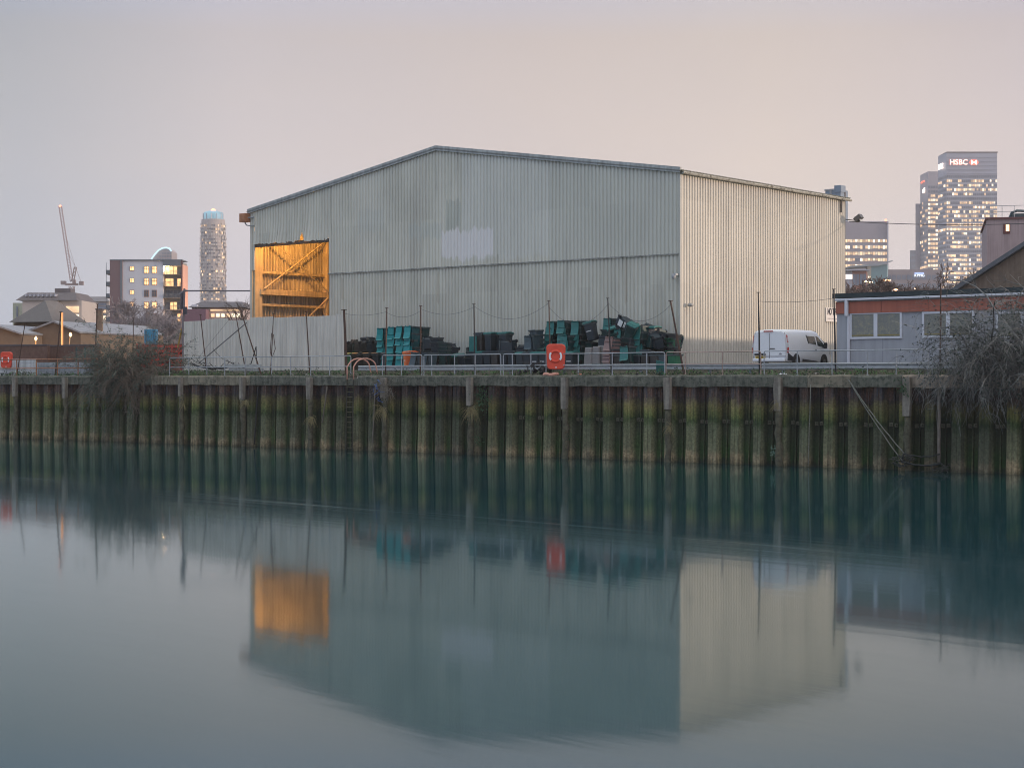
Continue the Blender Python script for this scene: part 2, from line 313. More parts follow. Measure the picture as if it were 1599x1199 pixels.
# coping
cop = [mat('coping_dark', (.145, .145, .115), .95, var=.3, scale=3, bump=.7, bscale=14, col2=(.07, .08, .06), thr=.54, streak=.35),
       mat('coping_brown', (.235, .205, .15), .95, var=.25, scale=2.5, bump=.7, bscale=14, col2=(.11, .11, .08), thr=.56, streak=.3),
       mat('coping_pale', (.33, .265, .205), .95, var=.25, scale=2.5, bump=.7, bscale=14, col2=(.13, .12, .10), thr=.60, streak=.3)]
joints = [(-48, 0), (Ws(-60), 0), (Ws(60), 0), (Ws(238), 1), (Ws(392), 0), (Ws(465), 0), (Ws(543), None), (Ws(560), 0), (Ws(672), 0), (Ws(885), 0), (Ws(1046), 0), (Ws(1262), 1), (Ws(1330), 0), (Ws(1410), 2), (Ws(1560), 2), (Ws(1700), 0), (110, 0)]
for i in range(len(joints)-1):
    x0, k = joints[i]; x1 = joints[i+1][0]
    if k is None: k = 0; zt = 3.98
    else: zt = 4.12
    mb = MB(); L = x1-x0; ns = max(2, int(L/.35)); ring = [(-.10, 3.58), (-.11, 3.72), (-.12, zt-.07), (-.06, zt), (.35, zt+.01), (.75, zt), (.78, 3.58)]
    x0 += .012; x1 -= .012
    for q in range(ns+1):
        x = x0+(x1-x0)*q/ns
        for (y, z) in ring:
            e = .018 if 0 < q < ns else 0
            mb.v.append((x, y+r2.uniform(-e, e)-(0 if q not in (0, ns) else -.015), z+r2.uniform(-e, e)*(1.6 if z < 3.6 or z > 4 else 1)))
    m_ = len(ring)
    for q in range(ns):
        for j in range(m_): mb.f.append((q*m_+j, (q+1)*m_+j, (q+1)*m_+(j+1) % m_, q*m_+(j+1) % m_)); mb.m.append(0)
    mb.f.append(tuple(range(m_))); mb.f.append(tuple(ns*m_+j for j in range(m_))[::-1]); mb.m += [0, 0]
    mb.build('coping_block', cop[k], quay)
# timber fenders
timber = mat('weathered_timber', (.27, .24, .20), .9, var=.35, scale=4, bump=.8, streak=.5)
rot_t = mat('rotted_timber', (.095, .09, .06), .95, var=.6, scale=5, bump=1, col2=(.14, .10, .06), thr=.6)
for px, zb in ((28, 2.75), (106, 2.7), (287, 2.9), (383, 2.75), (488, 2.8), (604, 2.9), (738, 2.55), (886, 2.45), (1047, 2.5), (1219, 2.5), (1420, 2.35), (1640, 2.4)):
    x = Ws(px); mb = MB(); wd = .17 if px != 287 else .11
    ring = []
    for z, f in ((4.02, 1), (3.5, 1.03), (3.0, .98), (zb, .9)):
        ring.append([(x-wd*f+r2.uniform(-.015, .015), -.36, z), (x+wd*f+r2.uniform(-.015, .015), -.36, z), (x+wd*f, -.13, z), (x-wd*f, -.13, z)])
    for r_ in ring: mb.v += r_
    for q in range(3):
        for j in range(4): mb.f.append((q*4+j, q*4+(j+1) % 4, q*4+4+(j+1) % 4, q*4+4+j)); mb.m.append(0)
    mb.f += [(0, 3, 2, 1), (12, 13, 14, 15)]; mb.m += [0, 0]
    mb.build('fender_post', timber, quay, bevel=.015)
    mb = MB(); pts = []; k = 9
    for q in range(k): z = zb+.06-(zb+.3)*q/(k-1); pts.append((x+.02+r2.uniform(-.04, .04), -.20+r2.uniform(-.03, .03), z))
    mb.path(pts, [.17*r2.uniform(.7, 1.08) for _ in pts], 7); mb.build('rotted_stump', rot_t, quay, smooth=True)
# anchor plates with bolts
plate_m = mat('algae_steel_plate', (.075, .075, .05), .8, var=.5, scale=6, bump=.4)
s = S0+.61
kk = 0
while s < 85:
    if s > Ws(800):
        for dx in (.06, .30):
            mb = MB(); z = 1.95+r2.uniform(-.03, .03); mb.box((s+dx, .30, z), (.17, .05, .17), ry=r2.uniform(-.15, .15)); mb.lathe([(.045, -.08), (.045, 0), (.03, .01)], 8, (s+dx, .28, z), 'y')
            mb.build('anchor_plate', plate_m, quay)
            kk += 1
    s += pitch

# ladder
rust = mat('rusty_steel', (.16, .07, .035), .85, var=.4, scale=8, bump=.3, col2=(.07, .035, .025))
pinkrust = mat('faded_pink_paint', (.62, .33, .25), .7, var=.2, scale=6, col2=(.25, .11, .06), thr=.6)
darkst = mat('dark_slimy_steel', (.04, .04, .028), .8, var=.5, scale=5, bump=.3)
lad = empty('wall_ladder', Wp(Ws(551), -.2, 0), WROT, 'narrow steel ladder down the river wall with faded pink handrail hoops', 'ladder')
for sx_ in (-.24, .24):
    mb = MB(); mb.path([(sx_-.1, -.02, -.3), (sx_, 0, 3.9)], [.035, .035], 6); mb.build('side_rail', darkst, lad)
    mb = MB(); pts = [(sx_, 0, 3.9), (sx_, 0, 4.6)]
    for q in range(1, 10):
        a = math.pi*q/9; pts.append((sx_+.32*(1-math.cos(a))*.9, .1+.55*(1-math.cos(a)), 4.62+.45*math.sin(a)))
    pts.append((sx_+.68, 1.25, 4.1)); mb.path(pts, .04, 8); mb.build('hand_hoop', pinkrust, lad, smooth=True)
z = .15
while z < 3.95:
    mb = MB(); mb.tube((-.24, 0, z), (.24, 0, z), .018, 6); z += .28
    mb.build('rung', mat('worn_rung_steel', (.13, .12, .07), .8, var=.4, scale=8), lad)

# mooring ropes and debris, vertical pipes on the wall
rope_m = mat('weathered_rope', (.20, .20, .17), .95, var=.4, scale=20, col2=(.05, .06, .05))
def wl(px, py, o): q = WL(px, py, o); return Wp(q.x, q.y, q.z)
def sag_path(a, b, n, sag, jit=0, rr=None):
    out = []
    for i in range(n+1):
        t = i/n; p = a.lerp(b, t); p = Vector(p); p.z -= sag*4*t*(1-t)
        if jit and 0 < i < n: p += Vector((rr.uniform(-jit, jit), rr.uniform(-jit, jit), rr.uniform(-jit, jit)))
        out.append(p)
    return out
for (a, b, lab) in (((1318, 584, .2), (1412, 708, -.9), 'upper taut mooring rope running from the coping down to the waterline debris'), ((1318, 585, .25), (1409, 719, -.8), 'lower frayed mooring rope running from the coping down to the waterline debris')):
    pa = wl(*a); pe = wl(1327, 596, -.2); pb = wl(*b); mb = MB(); mb.path([pa]+sag_path(pe, pb, 14, .12, .012, r2), .026, 5)
    tag(mb.build('mooring_rope', rope_m, smooth=True), lab, 'rope', 'mooring ropes on the river wall')
pa = wl(1411, 708, -.7); pb = wl(1468, 709, -.35)
mb = MB(); mb.path(sag_path(pa, pb, 12, .12, .02, r2), .03, 5); mb.path(sag_path(wl(1408, 720, -.8), wl(1470, 723, -.4), 12, .14, .01, r2), .045, 6)
mb.path(sag_path(wl(1411, 708, -.7), wl(1408, 722, -.8), 5, .02, .05, r2), .04, 5); mb.path(sag_path(wl(1424, 710, -.6), wl(1418, 724, -.8), 5, .0, .05, r2), .03, 5)
tag(mb.build('rope_loop', mat('black_wet_rope', (.018, .022, .02), .6, var=.4, scale=10), smooth=True), 'dark wet rope looped between stump and pipe just above the water', 'rope')
def debris(name, px, py, sz, n, m, label, cat, o=-.6):
    mb = MB(); c = wl(px, py, o)
    for i in range(n):
        d = Vector((r2.uniform(-1, 1), r2.uniform(-.5, .5), r2.uniform(-.5, .6))); p = c+Vector((r2.gauss(0, sz*.4), r2.gauss(0, sz*.3), r2.uniform(-.3, .5)*sz))
        mb.path([p-d*sz*.3, p+Vector((0, 0, r2.uniform(-.05, .05))), p+d*sz*.3], [.02, .03, .01], 4)
    return tag(mb.build(name, m), label, cat)
dm_ = mat('waterlogged_weed', (.05, .055, .045), .8, var=.5, scale=6, col2=(.18, .17, .15), thr=.62)
debris('drift_debris', 1411, 722, .55, 50, dm_, 'tangle of dark drift debris caught at the ropes above the waterline', 'debris')
debris('drift_debris', 1469, 733, .5, 34, dm_, 'dark twiggy drift debris at the foot of the vertical pipe', 'debris', -.3)
pipe_m = mat('streaked_pipe_paint', (.20, .17, .14), .8, var=.3, scale=3, streak=.4)
for px, y0, px1, y1, rr_, m_, lab, o in ((1467, 607, 1466, 722, .075, pipe_m, 'brown streaked pipe down the wall near the right bush', -.15), (403, 604, 397, 694, .04, mat('black_pipe', (.02, .02, .02), .6), 'thin black pipe down the sheet piles left of the ladder', -.1),
                                         (511, 603, 503, 660, .035, pipe_m, 'thin pale pipe on the piles just left of the ladder', -.1), (586, 603, 582, 690, .035, pipe_m, 'thin pale pipe on the piles just right of the ladder', -.1), (1266, 600, 1262, 728, .022, rope_m, 'thin cable hanging over the coping crack on the right', -.16)):
    mb = MB(); a = wl(px, y0, o); b = wl(px1, y1, o-.05); mb.path(sag_path(a, b, 8, 0, .012, r2), rr_, 6)
    tag(mb.build('wall_pipe' if rr_ > .03 else 'hanging_cable', m_, smooth=True), lab, 'pipe' if rr_ > .03 else 'cable')

# ------------------------------------------------------------------ railings, crash barrier, poles
galv = mat('galvanised_steel', (.36, .38, .40), .55, .3, var=.2, scale=5, col2=(.20, .18, .16), thr=.62)
rusto = mat('orange_rust_paint', (.36, .16, .08), .8, var=.35, scale=6, col2=(.16, .07, .04))
def railing(px0, px1, posts, m, label, o=.42, r_=.026, yt=None, thick=1.):
    s0, s1 = Ws(px0, o), Ws(px1, o); e = empty('railing', Wp(s0, o, 4.12), WROT, label, 'railing', 'railing lengths along the river wall')
    zt = 1.10; L = s1-s0
    mb = MB(); mb.path([(0, 0, zt-.08), (.03, 0, zt-.01), (.09, 0, zt+.01), (L*.5, .01, zt+r2.uniform(-.015, .015)), (L-.09, 0, zt+.01), (L-.03, 0, zt-.01), (L, 0, zt-.08)], r_*thick, 8); mb.build('top_rail', m, e, smooth=True)
    mb = MB(); mb.path([(0, 0, .52), (L*.5, 0, .52+r2.uniform(-.02, .02)), (L, 0, .52)], r_*thick, 8); mb.build('mid_rail', m, e, smooth=True)
    for p in posts:
        x = Ws(p, o)-s0; x = min(max(x, 0), L); lean = r2.uniform(-.02, .02)
        mb = MB(); mb.tube((x, 0, zt-(.02 if 0.1 < x < L-.1 else .08)), (x+lean, 0, -.06), r_*thick*1.05, 8); mb.tube((x+lean, 0, 0), (x+lean, 0, .02), r_*2.4, 8); mb.build('post', m, e)
    return e
railing(-60, 152, (-60, -30, -5, 26, 57, 90, 122, 152), rusto, 'rusty orange railing length at the far left end of the wall', thick=1.3)
railing(265, 548, (265, 295, 323, 351, 383, 424, 454, 485, 515, 548), galv, 'long grey railing length in front of the pale hoarding')
railing(597, 659, (597, 627, 659), galv, 'short grey railing panel in front of the orange bin')
railing(662, 782, (662, 674, 710, 742, 782), galv, 'grey railing length right of the orange bin')
railing(786, 1038, (786, 800, 829, 853, 903, 956, 1010, 1038), galv, 'grey railing length carrying the orange lifebuoy housing')
railing(1040, 1188, (1040, 1070, 1128, 1188), mat('rust_tinted_rail', (.38, .28, .24), .65, .1, var=.3, scale=5), 'rust-tinted railing length before the cream side wall')
railing(1193, 1449, (1193, 1245, 1299, 1354, 1400, 1449), galv, 'grey railing length in front of the white van and cabin')
railing(1455, 1640, (1455, 1500, 1560, 1600, 1640), galv, 'grey railing length half buried in the right bush')
def barrier(px0, px1, posts, label, o=1.7, z=.44):
    s0, s1 = Ws(px0, o), Ws(px1, o); e = empty('crash_barrier', Wp(s0, o, 4.1), WROT, label, 'crash barrier', 'crash barriers behind the railing'); L = s1-s0
    prof = [(0, -.15), (-.05, -.12), (-.05, -.06), (0, -.02), (0, .02), (-.05, .06), (-.05, .12), (0, .15), (.006, .15), (.006, -.15)]
    mb = MB(); mb.prism([(0, y, z+q) for y, q in prof], (L, 0, 0)); mb.build('beam', galv, e)
    for p in posts:
        x = Ws(p, o)-s0; mb = MB(); mb.box((x, .07, z/2+.02), (.14, .1, z+.22)); mb.build('post', mat('barrier_post_steel', (.20, .22, .24), .6, .3, var=.3), e)
barrier(560, 1186, (640, 710, 795, 880, 1000, 1107, 1170), 'galvanised crash barrier along the stacked bins')
barrier(1190, 1650, (1222, 1348, 1482, 1600), 'galvanised crash barrier in front of the van and cabin')
kerb = MB(); kerb.b2((Ws(600, 2.6), 2.6, 4.1), (Ws(1640, 2.6), 2.9, 4.66)); tag(kerb.build('low_kerb_wall', mat('kerb_concrete', (.24, .21, .17), .95, var=.3, scale=2, bump=.5, streak=.3), None, W0, WROT, bevel=.02), 'low rough concrete kerb wall between crash barrier and yard', 'wall')

pole_m = mat('dark_rusty_pole', (.075, .045, .035), .8, var=.4, scale=7, col2=(.12, .055, .03))
black_m = mat('black_pole', (.02, .02, .022), .6, var=.3)
poles = [(39, 506, 26, 585, .035, 'rusty leaning pole second from the left edge, before the low warehouses'), (95, 487, 86, 586, .05, 'thick dark leaning pole in front of the pyramid roofed warehouse'),
 (152, 475, 148, 578, .045, 'rusty pole beside the brick chimney'), (208, 497, 208, 560, .03, 'thin brown pole rising from the left bush'), (313, 492, 324, 580, .035, 'rusty leaning pole nearest the left end of the hoarding'),
 (368, 490, 385, 580, .035, 'rusty leaning pole just left of the propped one, hoarding behind'), (427, 490, 422, 580, .03, 'rusty pole in the middle of the hoarding, bent wire tied to it'), (478, 487, 484, 582, .035, 'rusty pole before the right half of the hoarding'),
 (537, 484, 541, 575, .075, 'thick dark post at the right end of the hoarding'), (604, 481, 602, 575, .04, 'grey pole before the teal bin lids'), (657, 478, 656, 580, .04, 'rusty pole right of the teal bin lids'),
 (740, 475, 741, 586, .04, 'rusty pole left of the upright black bins'), (857, 470, 859, 583, .035, 'rusty pole carrying the orange lifebuoy housing'), (949, 466, 955, 575, .035, 'slim black pole before the middle of the heap of bins'),
 (1047, 470, 1069, 583, .05, 'rusty pole leaning left at the right end of the bins'), (1184, 457, 1186, 583, .04, 'dark vertical pole in front of the white van'), (1302, 452, 1305, 583, .04, 'dark vertical pole beside the cabin corner'), (1469, 443, 1468, 584, .04, 'dark pole at the second cabin window')]
tops = []
for (x0, y0, x1, y1, r_, lab) in poles:
    o = .95; a = WL(x0, y0, o); b = WL(x1, y1, o); b.z = 4.05; mb = MB(); mb.path([a, a.lerp(b, .5)+Vector((r2.uniform(-.02, .02), 0, 0)), b], [r_*.8, r_, r_*1.05], 7)
    mb.box((a.x, a.y, a.z+.01), (r_*3.2, r_*3.2, .03))
    tag(mb.build('fence_pole', black_m if 'black' in lab or 'dark v' in lab else pole_m, None, W0, WROT), lab, 'pole', 'poles of the old wire fence'); tops.append(a)
# propped pole with brace and stay wires
e = empty('propped_pole', Wp(Ws(409, .95), .95, 4.05), WROT, 'leaning rusty pole with a long diagonal prop in front of the hoarding', 'pole')
o0 = Vector((Ws(409, .95), .95, 4.05))
mb = MB(); mb.path([WL(374, 479, .95)-o0, (0, 0, 0)], [.035, .045], 7); mb.build('pole', pole_m, e)
mb = MB(); mb.path([WL(385, 504, .95)-o0, WL(312, 566, 1.0)-o0], [.03, .03], 6); mb.build('prop', mat('grey_steel_tube', (.13, .13, .13), .6), e)
mb = MB(); mb.path([WL(374, 479, .95)-o0, WL(318, 548, 1.0)-o0, WL(306, 566, 1.)-o0], .008, 4); mb.build('stay_wire', black_m, e)
mb = MB(); a, b, c_ = WL(400, 541, .95), WL(392, 568, .9), WL(409, 568, .9); mb.path([a-o0, b-o0], .03, 5); mb.path([a-o0, WL(401, 568, .95)-o0], .022, 5); mb.build('strut', black_m, e)
mb = MB(); mb.path([WL(427, 522, .93), WL(430, 545, .9), WL(424, 560, .9), WL(422, 548, .9), WL(424, 520, .93)], .022, 5); tag(mb.build('bent_wire', pole_m, None, W0, WROT), 'bent loop of thick wire hanging on the middle hoarding pole', 'wire')
# sagging wires between poles
wire_m = mat('thin_wire', (.07, .07, .08), .6)
def wire(i, j, dz, sag, lab, r_=.008):
    a = tops[i]+Vector((0, 0, dz)); b = tops[j]+Vector((0, 0, dz)); mb = MB(); mb.path(sag_path(a, b, 14, sag), r_, 4)
    tag(mb.build('sagging_wire', wire_m, None, W0, WROT), lab, 'wire', 'wires between the fence poles')
wire(8, 9, -.2, .15, 'thin wire from the thick hoarding end post to the next grey pole'); wire(9, 10, -.25, .3, 'thin wire sagging above the teal bin lids')
wire(10, 11, -.15, .35, 'thin wire sagging above the nested dark bins right of the teal lids'); wire(11, 12, -.1, .75, 'thin wire sagging deeply above the upright black bins')
wire(12, 13, -.3, .95, 'thin wire sagging left of the slim black pole'); wire(13, 14, -.2, .85, 'thin wire sagging behind the heap of bins'); wire(15, 16, -.4, .1, 'thin wire crossing the cream side wall above the van')
# fallen netting on the left
mb = MB()
for q in range(9):
    mb.path(sag_path(Vector(WL(300+q*9, 560+r2.uniform(0, 12), 1.2)), Vector(WL(322+q*9, 570+r2.uniform(-8, 8), 1.1)), 8, r2.uniform(.1, .35), .02, r2), .02, 4)
mb.path(sag_path(Vector(WL(300, 568, 1.1)), Vector(WL(365, 570, 1.1)), 10, .25, .03, r2), .05, 5); mb.path(sag_path(Vector(WL(333, 545, 1.1)), Vector(WL(368, 566, 1.1)), 10, .25, .0, r2), .015, 4)
tag(mb.build('fallen_netting', mat('black_netting', (.03, .03, .032), .9), None, W0, WROT), 'collapsed black netting lying at the foot of the hoarding', 'netting')
for i, (x0, x1, y0) in enumerate(((352, 408, 571), (356, 410, 577))):
    mb = MB(); a = WL(x0, y0, .9); b = WL(x1, y0+1, .9); mb.box(((a.x+b.x)/2, .9+i*.1, a.z), (b.x-a.x, .04, .17), ry=.01)
    tag(mb.build('scrap_board', mat('scrap_board_paint', (.42, .42, .40), .8, var=.2, scale=3, streak=.3), None, W0, WROT), ('upper' if i == 0 else 'lower')+' pale scrap board lying behind the railing before the hoarding', 'board')
# white barrier boards at the far left
for (x0, x1, y0, y1, m_, lab) in ((-30, 56, 561, 584, mat('white_hoarding_board', (.60, .60, .60), .7, var=.12, streak=.35), 'white board barrier behind the rusty railing at the left edge'), (59, 147, 566, 583, mat('grey_ribbed_board', (.34, .36, .38), .7, var=.15, streak=.3), 'grey ribbed low barrier left of the bush')):
    a, b = WL(x0, y0, 1.5), WL(x1, y1, 1.5); mb = MB(); mb.b2((a.x, 1.5, 4.08), (b.x, 1.56, a.z))
    for q in range(5): zz = 4.15+(a.z-4.2)*q/5; mb.box(((a.x+b.x)/2, 1.485, zz), (b.x-a.x-.04, .03, .03))
    for q in range(4): mb.box((a.x+.05+(b.x-a.x-.1)*q/3, 1.47, (4.08+a.z)/2), (.08, .06, a.z-4.08))
    tag(mb.build('barrier_board', m_, None, W0, WROT), lab, 'barrier')

# ------------------------------------------------------------------ lifebuoy housing
orange = mat('lifebuoy_orange', (.72, .075, .035), .55, var=.12, scale=3)
white_r = mat('reflective_white', (.8, .82, .84), .5)
def buoy_housing(px, py, sc, label, o=.30, tilt=0):
    c = WL(px, py, o); e = empty('lifebuoy_housing', Wp(c.x, c.y, c.z), R(-8), label, 'lifebuoy housing')
    W_, H_ = .49*sc, .64*sc; r_ = .2*sc
    def rr(W_, H_, r_, y, sh=0):
        o_ = []
        for cx_, cz_, a0_ in ((W_-r_, H_-r_, 0), (-W_+r_, H_-r_, 90), (-W_+r_*1., -H_+r_, 180), (W_-r_, -H_+r_, 270)):
            for q in range(6): a = R(a0_+90*q/5); k = 1-.10*(1-(cz_+r_*math.sin(a))/H_)/2; o_.append(((cx_+r_*math.cos(a))*k, y, cz_+r_*math.sin(a)))
        return o_
    mb = MB(); rings = [rr(W_*.96, H_*.97, r_, .16), rr(W_, H_, r_, .10), rr(W_, H_, r_, -.03), rr(W_*.93, H_*.95, r_*.9, -.10)]
    for r__ in rings: mb.v += r__
    n_ = 24
    for q in range(3):
        for j in range(n_): mb.f.append((q*n_+j, q*n_+(j+1) % n_, (q+1)*n_+(j+1) % n_, (q+1)*n_+j)); mb.m.append(0)
    mb.f.append(tuple(range(n_))); mb.f.append(tuple(3*n_+j for j in range(n_))[::-1]); mb.m += [0, 0]
    mb.build('housing', orange, e, smooth=False)
    mb = MB(); k = 28
    pts = [(.27*sc*math.cos(2*math.pi*i/k), -.105, .27*sc*math.sin(2*math.pi*i/k)+.02) for i in range(k+1)]; mb.path(pts, .062*sc, 8, False); mb.build('moulded_ring', orange, e, smooth=True)
    for sg in (-1, 1):
        mb = MB(); vv = []
        for q in range(9):
            a = R(-38+76*q/8)
            for rad in (.24*sc, .335*sc): vv.append((sg*rad*math.cos(a), -.175, rad*math.sin(a)+.02))
        mb.add(vv+[(x, y+.02, z) for x, y, z in vv], [(2*i, 2*i+1, 2*i+3, 2*i+2) for i in range(8)]+[(18+2*i, 2*i, 2*i+2, 20+2*i) for i in range(8)]+[(2*i+1, 19+2*i, 21+2*i, 2*i+3) for i in range(8)]); mb.build('reflective_strip', white_r, e)
    mb = MB(); mb.lathe([(.035, -.12), (.035, -.09)], 10, (.02, 0, -H_*.84), 'y'); mb.build('latch', white_r, e)
    return e
buoy_housing(868, 557, 1.0, 'orange-red lifebuoy housing on the railing before the stacked bins')
e = buoy_housing(10, 562, .85, 'orange lifebuoy housing at the left edge behind the rusty railing', o=1.3)
mb = MB(); k = 28; c = WL(861, 584, .3)
mb.path([(c.x+.36*math.cos(2*math.pi*i/k), .25+.30*math.sin(2*math.pi*i/k), 4.17+.03*math.sin(i)) for i in range(k+1)], .075, 8, False)
tag(mb.build('lifebuoy_ring', mat('faded_lifebuoy', (.62, .30, .22), .7, var=.2), None, W0, WROT, smooth=True), 'faded pink lifebuoy ring lying flat on the coping under the housing', 'lifebuoy')

# ------------------------------------------------------------------ the shed
def clad_mat(name, col, warm=None, ox=0):
    m = bpy.data.materials.new(name); m.use_nodes = True; t = m.node_tree; b = t.nodes['Principled BSDF']
    b.inputs['Roughness'].default_value = .62; b.inputs['Specular IOR Level'].default_value = .3
    c = N(t, 'ShaderNodeTexCoord'); s = N(t, 'ShaderNodeSeparateXYZ'); t.links.new(c.outputs['Object'], s.inputs[0])
    # sheets one metre wide differ slightly
    fl = N(t, 'ShaderNodeMath', operation='MULTIPLY'); fl.inputs[1].default_value = 1/1.0; t.links.new(s.outputs['X'], fl.inputs[0])
    f2 = N(t, 'ShaderNodeMath', operation='FLOOR'); t.links.new(fl.outputs[0], f2.inputs[0])
    cz = N(t, 'ShaderNodeMath', operation='MULTIPLY'); cz.inputs[1].default_value = .22; t.links.new(s.outputs['Z'], cz.inputs[0])
    f3 = N(t, 'ShaderNodeMath', operation='FLOOR'); t.links.new(cz.outputs[0], f3.inputs[0])
    cb = N(t, 'ShaderNodeCombineXYZ'); t.links.new(f2.outputs[0], cb.inputs[0]); t.links.new(f3.outputs[0], cb.inputs[2])
    wn = N(t, 'ShaderNodeTexWhiteNoise', noise_dimensions='3D'); t.links.new(cb.outputs[0], wn.inputs[0])
    r0 = ramp(t, [(0, .93), (1, 1.04)]); t.links.new(wn.outputs['Value'], r0.inputs[0])
    n1 = N(t, 'ShaderNodeTexNoise'); n1.inputs['Scale'].default_value = .22; n1.inputs['Detail'].default_value = 5; t.links.new(c.outputs['Object'], n1.inputs[0])
    r1 = ramp(t, [(.3, tuple(x*.90 for x in col)), (.7, tuple(x*1.08 for x in col))]); t.links.new(n1.outputs[0], r1.inputs[0])
    x1 = N(t, 'ShaderNodeMix', data_type='RGBA', blend_type='MULTIPLY'); x1.inputs[0].default_value = 1; t.links.new(r1.outputs[0], x1.inputs[6]); t.links.new(r0.outputs[0], x1.inputs[7])
    mv = N(t, 'ShaderNodeMapping'); mv.inputs['Scale'].default_value = (2.4, 2.4, .12); t.links.new(c.outputs['Object'], mv.inputs[0])
    n2 = N(t, 'ShaderNodeTexNoise'); n2.inputs['Scale'].default_value = 1.2; n2.inputs['Detail'].default_value = 6; n2.inputs['Roughness'].default_value = .7; t.links.new(mv.outputs[0], n2.inputs[0])
    r2_ = ramp(t, [(.28, .62), (.42, .93), (.5, 1), (.75, 1.05)]); t.links.new(n2.outputs[0], r2_.inputs[0])
    x2 = N(t, 'ShaderNodeMix', data_type='RGBA', blend_type='MULTIPLY'); x2.inputs[0].default_value = .8; t.links.new(x1.outputs[2], x2.inputs[6]); t.links.new(r2_.outputs[0], x2.inputs[7])
    out = x2.outputs[2]
    def rect(xa, xb, za, zb, colr, fac, out):
        def step(sock, v, op):
            k = N(t, 'ShaderNodeMath', operation=op); t.links.new(sock, k.inputs[0]); k.inputs[1].default_value = v; return k.outputs[0]
        wob = N(t, 'ShaderNodeMath', operation='MULTIPLY_ADD'); t.links.new(n2.outputs[0], wob.inputs[0]); wob.inputs[1].default_value = 1.8; t.links.new(s.outputs['Z'], wob.inputs[2])
        a = step(s.outputs['X'], xa, 'GREATER_THAN'); b_ = step(s.outputs['X'], xb, 'LESS_THAN'); c_ = step(wob.outputs[0], za+.9, 'GREATER_THAN'); d_ = step(wob.outputs[0], zb+.9, 'LESS_THAN')
        def mul(p, q):
            k = N(t, 'ShaderNodeMath', operation='MULTIPLY'); t.links.new(p, k.inputs[0])
            if isinstance(q, float): k.inputs[1].default_value = q
            else: t.links.new(q, k.inputs[1])
            return k.outputs[0]
        f = mul(mul(mul(a, b_), mul(c_, d_)), fac); x = N(t, 'ShaderNodeMix', data_type='RGBA'); t.links.new(f, x.inputs[0]); t.links.new(out, x.inputs[6]); x.inputs[7].default_value = (*colr, 1); return x.outputs[2]
    for q in (warm or []): out = rect(*q, out)
    t.links.new(out, b.inputs['Base Color'])
    n5 = N(t, 'ShaderNodeTexNoise'); n5.inputs['Scale'].default_value = .5; n5.inputs['Detail'].default_value = 3; t.links.new(c.outputs['Object'], n5.inputs[0])
    bp = N(t, 'ShaderNodeBump'); bp.inputs['Strength'].default_value = .25; bp.inputs['Distance'].default_value = .1; t.links.new(n5.outputs[0], bp.inputs['Height']); t.links.new(bp.outputs[0], b.inputs['Normal'])
    return m
XL = -34.85; DEP = 18.1; EAVE = 15.20; RX = -17.75; RIDGE = 17.95
def roofz(x): return EAVE+(RIDGE-EAVE)*(1-abs(x-RX)/(abs(RX) if x > RX else abs(XL-RX)))
shed = empty('warehouse', (SC.x, SC.y, 0), SROT, 'large pale corrugated metal warehouse with low gable roof and open lit doorway', 'warehouse')
def clad(x0, x1, zb, zt, pitch=.26, dep=.062, dent=None):
    mb = MB(); x = x0; pr = []
    while x < x1-.001:
        for dx, y in ((0, 0), (.07, 0), (.10, -dep), (.23, -dep)):
            if x+dx*pitch/.26 <= x1: pr.append((x+dx*pitch/.26, y))
        x += pitch
    pr.append((x1, 0)); nz = 6
    for q in range(nz+1):
        for (xx, y) in pr:
            zz = zb(xx)+(zt(xx)-zb(xx))*q/nz; dy = dent(xx, zz) if dent else 0
            mb.v.append((xx, y+dy, zz))
    n = len(pr)
    for q in range(nz):
        for k in range(n-1): mb.f.append((q*n+k, q*n+k+1, (q+1)*n+k+1, (q+1)*n+k)); mb.m.append(0)
    return mb
col_g = (.625, .61, .53)
patches = [(-St(722), -St(858), 11.0, 17.3, (.66, .66, .61), .55), (-St(697), -St(720), 12.9, 14.6, (.44, .46, .41), .6), (-St(690), -St(771), 11.2, 12.85, (.82, .79, .79), .65), (-St(640), -St(690), 12.5, 13.4, (.52, .55, .51), .4), (-St(560), -St(600), 13.2, 14.6, (.52, .54, .50), .35), (-St(858), 1., 4., 20., (.54, .545, .49), .6)]
gm = clad_mat('gable_cladding', col_g, patches)
SEAM = 10.70; DX0 = -34.35; DX1 = -27.25
def dtop(x): return 12.90+.0*(x-DX0)
r5 = random.Random(11)
jag = {}
def doorz(x):
    k = round(x/.26)
    if k not in jag: jag[k] = r5.uniform(-.06, .06)
    z = 12.92+jag[k]
    if abs(x+29.6) < .3: z += .6*(1-abs(x+29.6)/.3)
    return z
# upper sheet: door bay curls outwards at the torn lower edge
def dent(x, z):
    if DX0-.2 < x < DX1-.01 and z < 14.6 and False: return -.10*((14.6-z)/1.7)**2*(1+.6*math.sin(x*2.3)) + .05*math.sin(x*5)*((14.6-z)/1.7)
    return .02*math.sin(x*.9)*math.sin(z*.7)
def curl(x, z):
    if z >= 14.8: return .02*math.sin(x*.9)*math.sin(z*.7)
    k = max(0., 1-abs((x-DX1)*2.0)) ; k = 1-k
    t = (14.8-z)/1.9
    return k*(-.13*t*t*(1+.7*math.sin(x*2.3)) + .05*math.sin(x*5)*t)
clad(XL, DX0, lambda x: 11.2, lambda x: roofz(x)-.05).build('gable_cladding', gm, shed)
clad(DX0, DX1, doorz, lambda x: roofz(x)-.05, dent=curl).build('gable_cladding', gm, shed)
clad(DX1, 0, lambda x: SEAM, lambda x: roofz(x)-.05, dent=dent).build('gable_cladding', gm, shed)
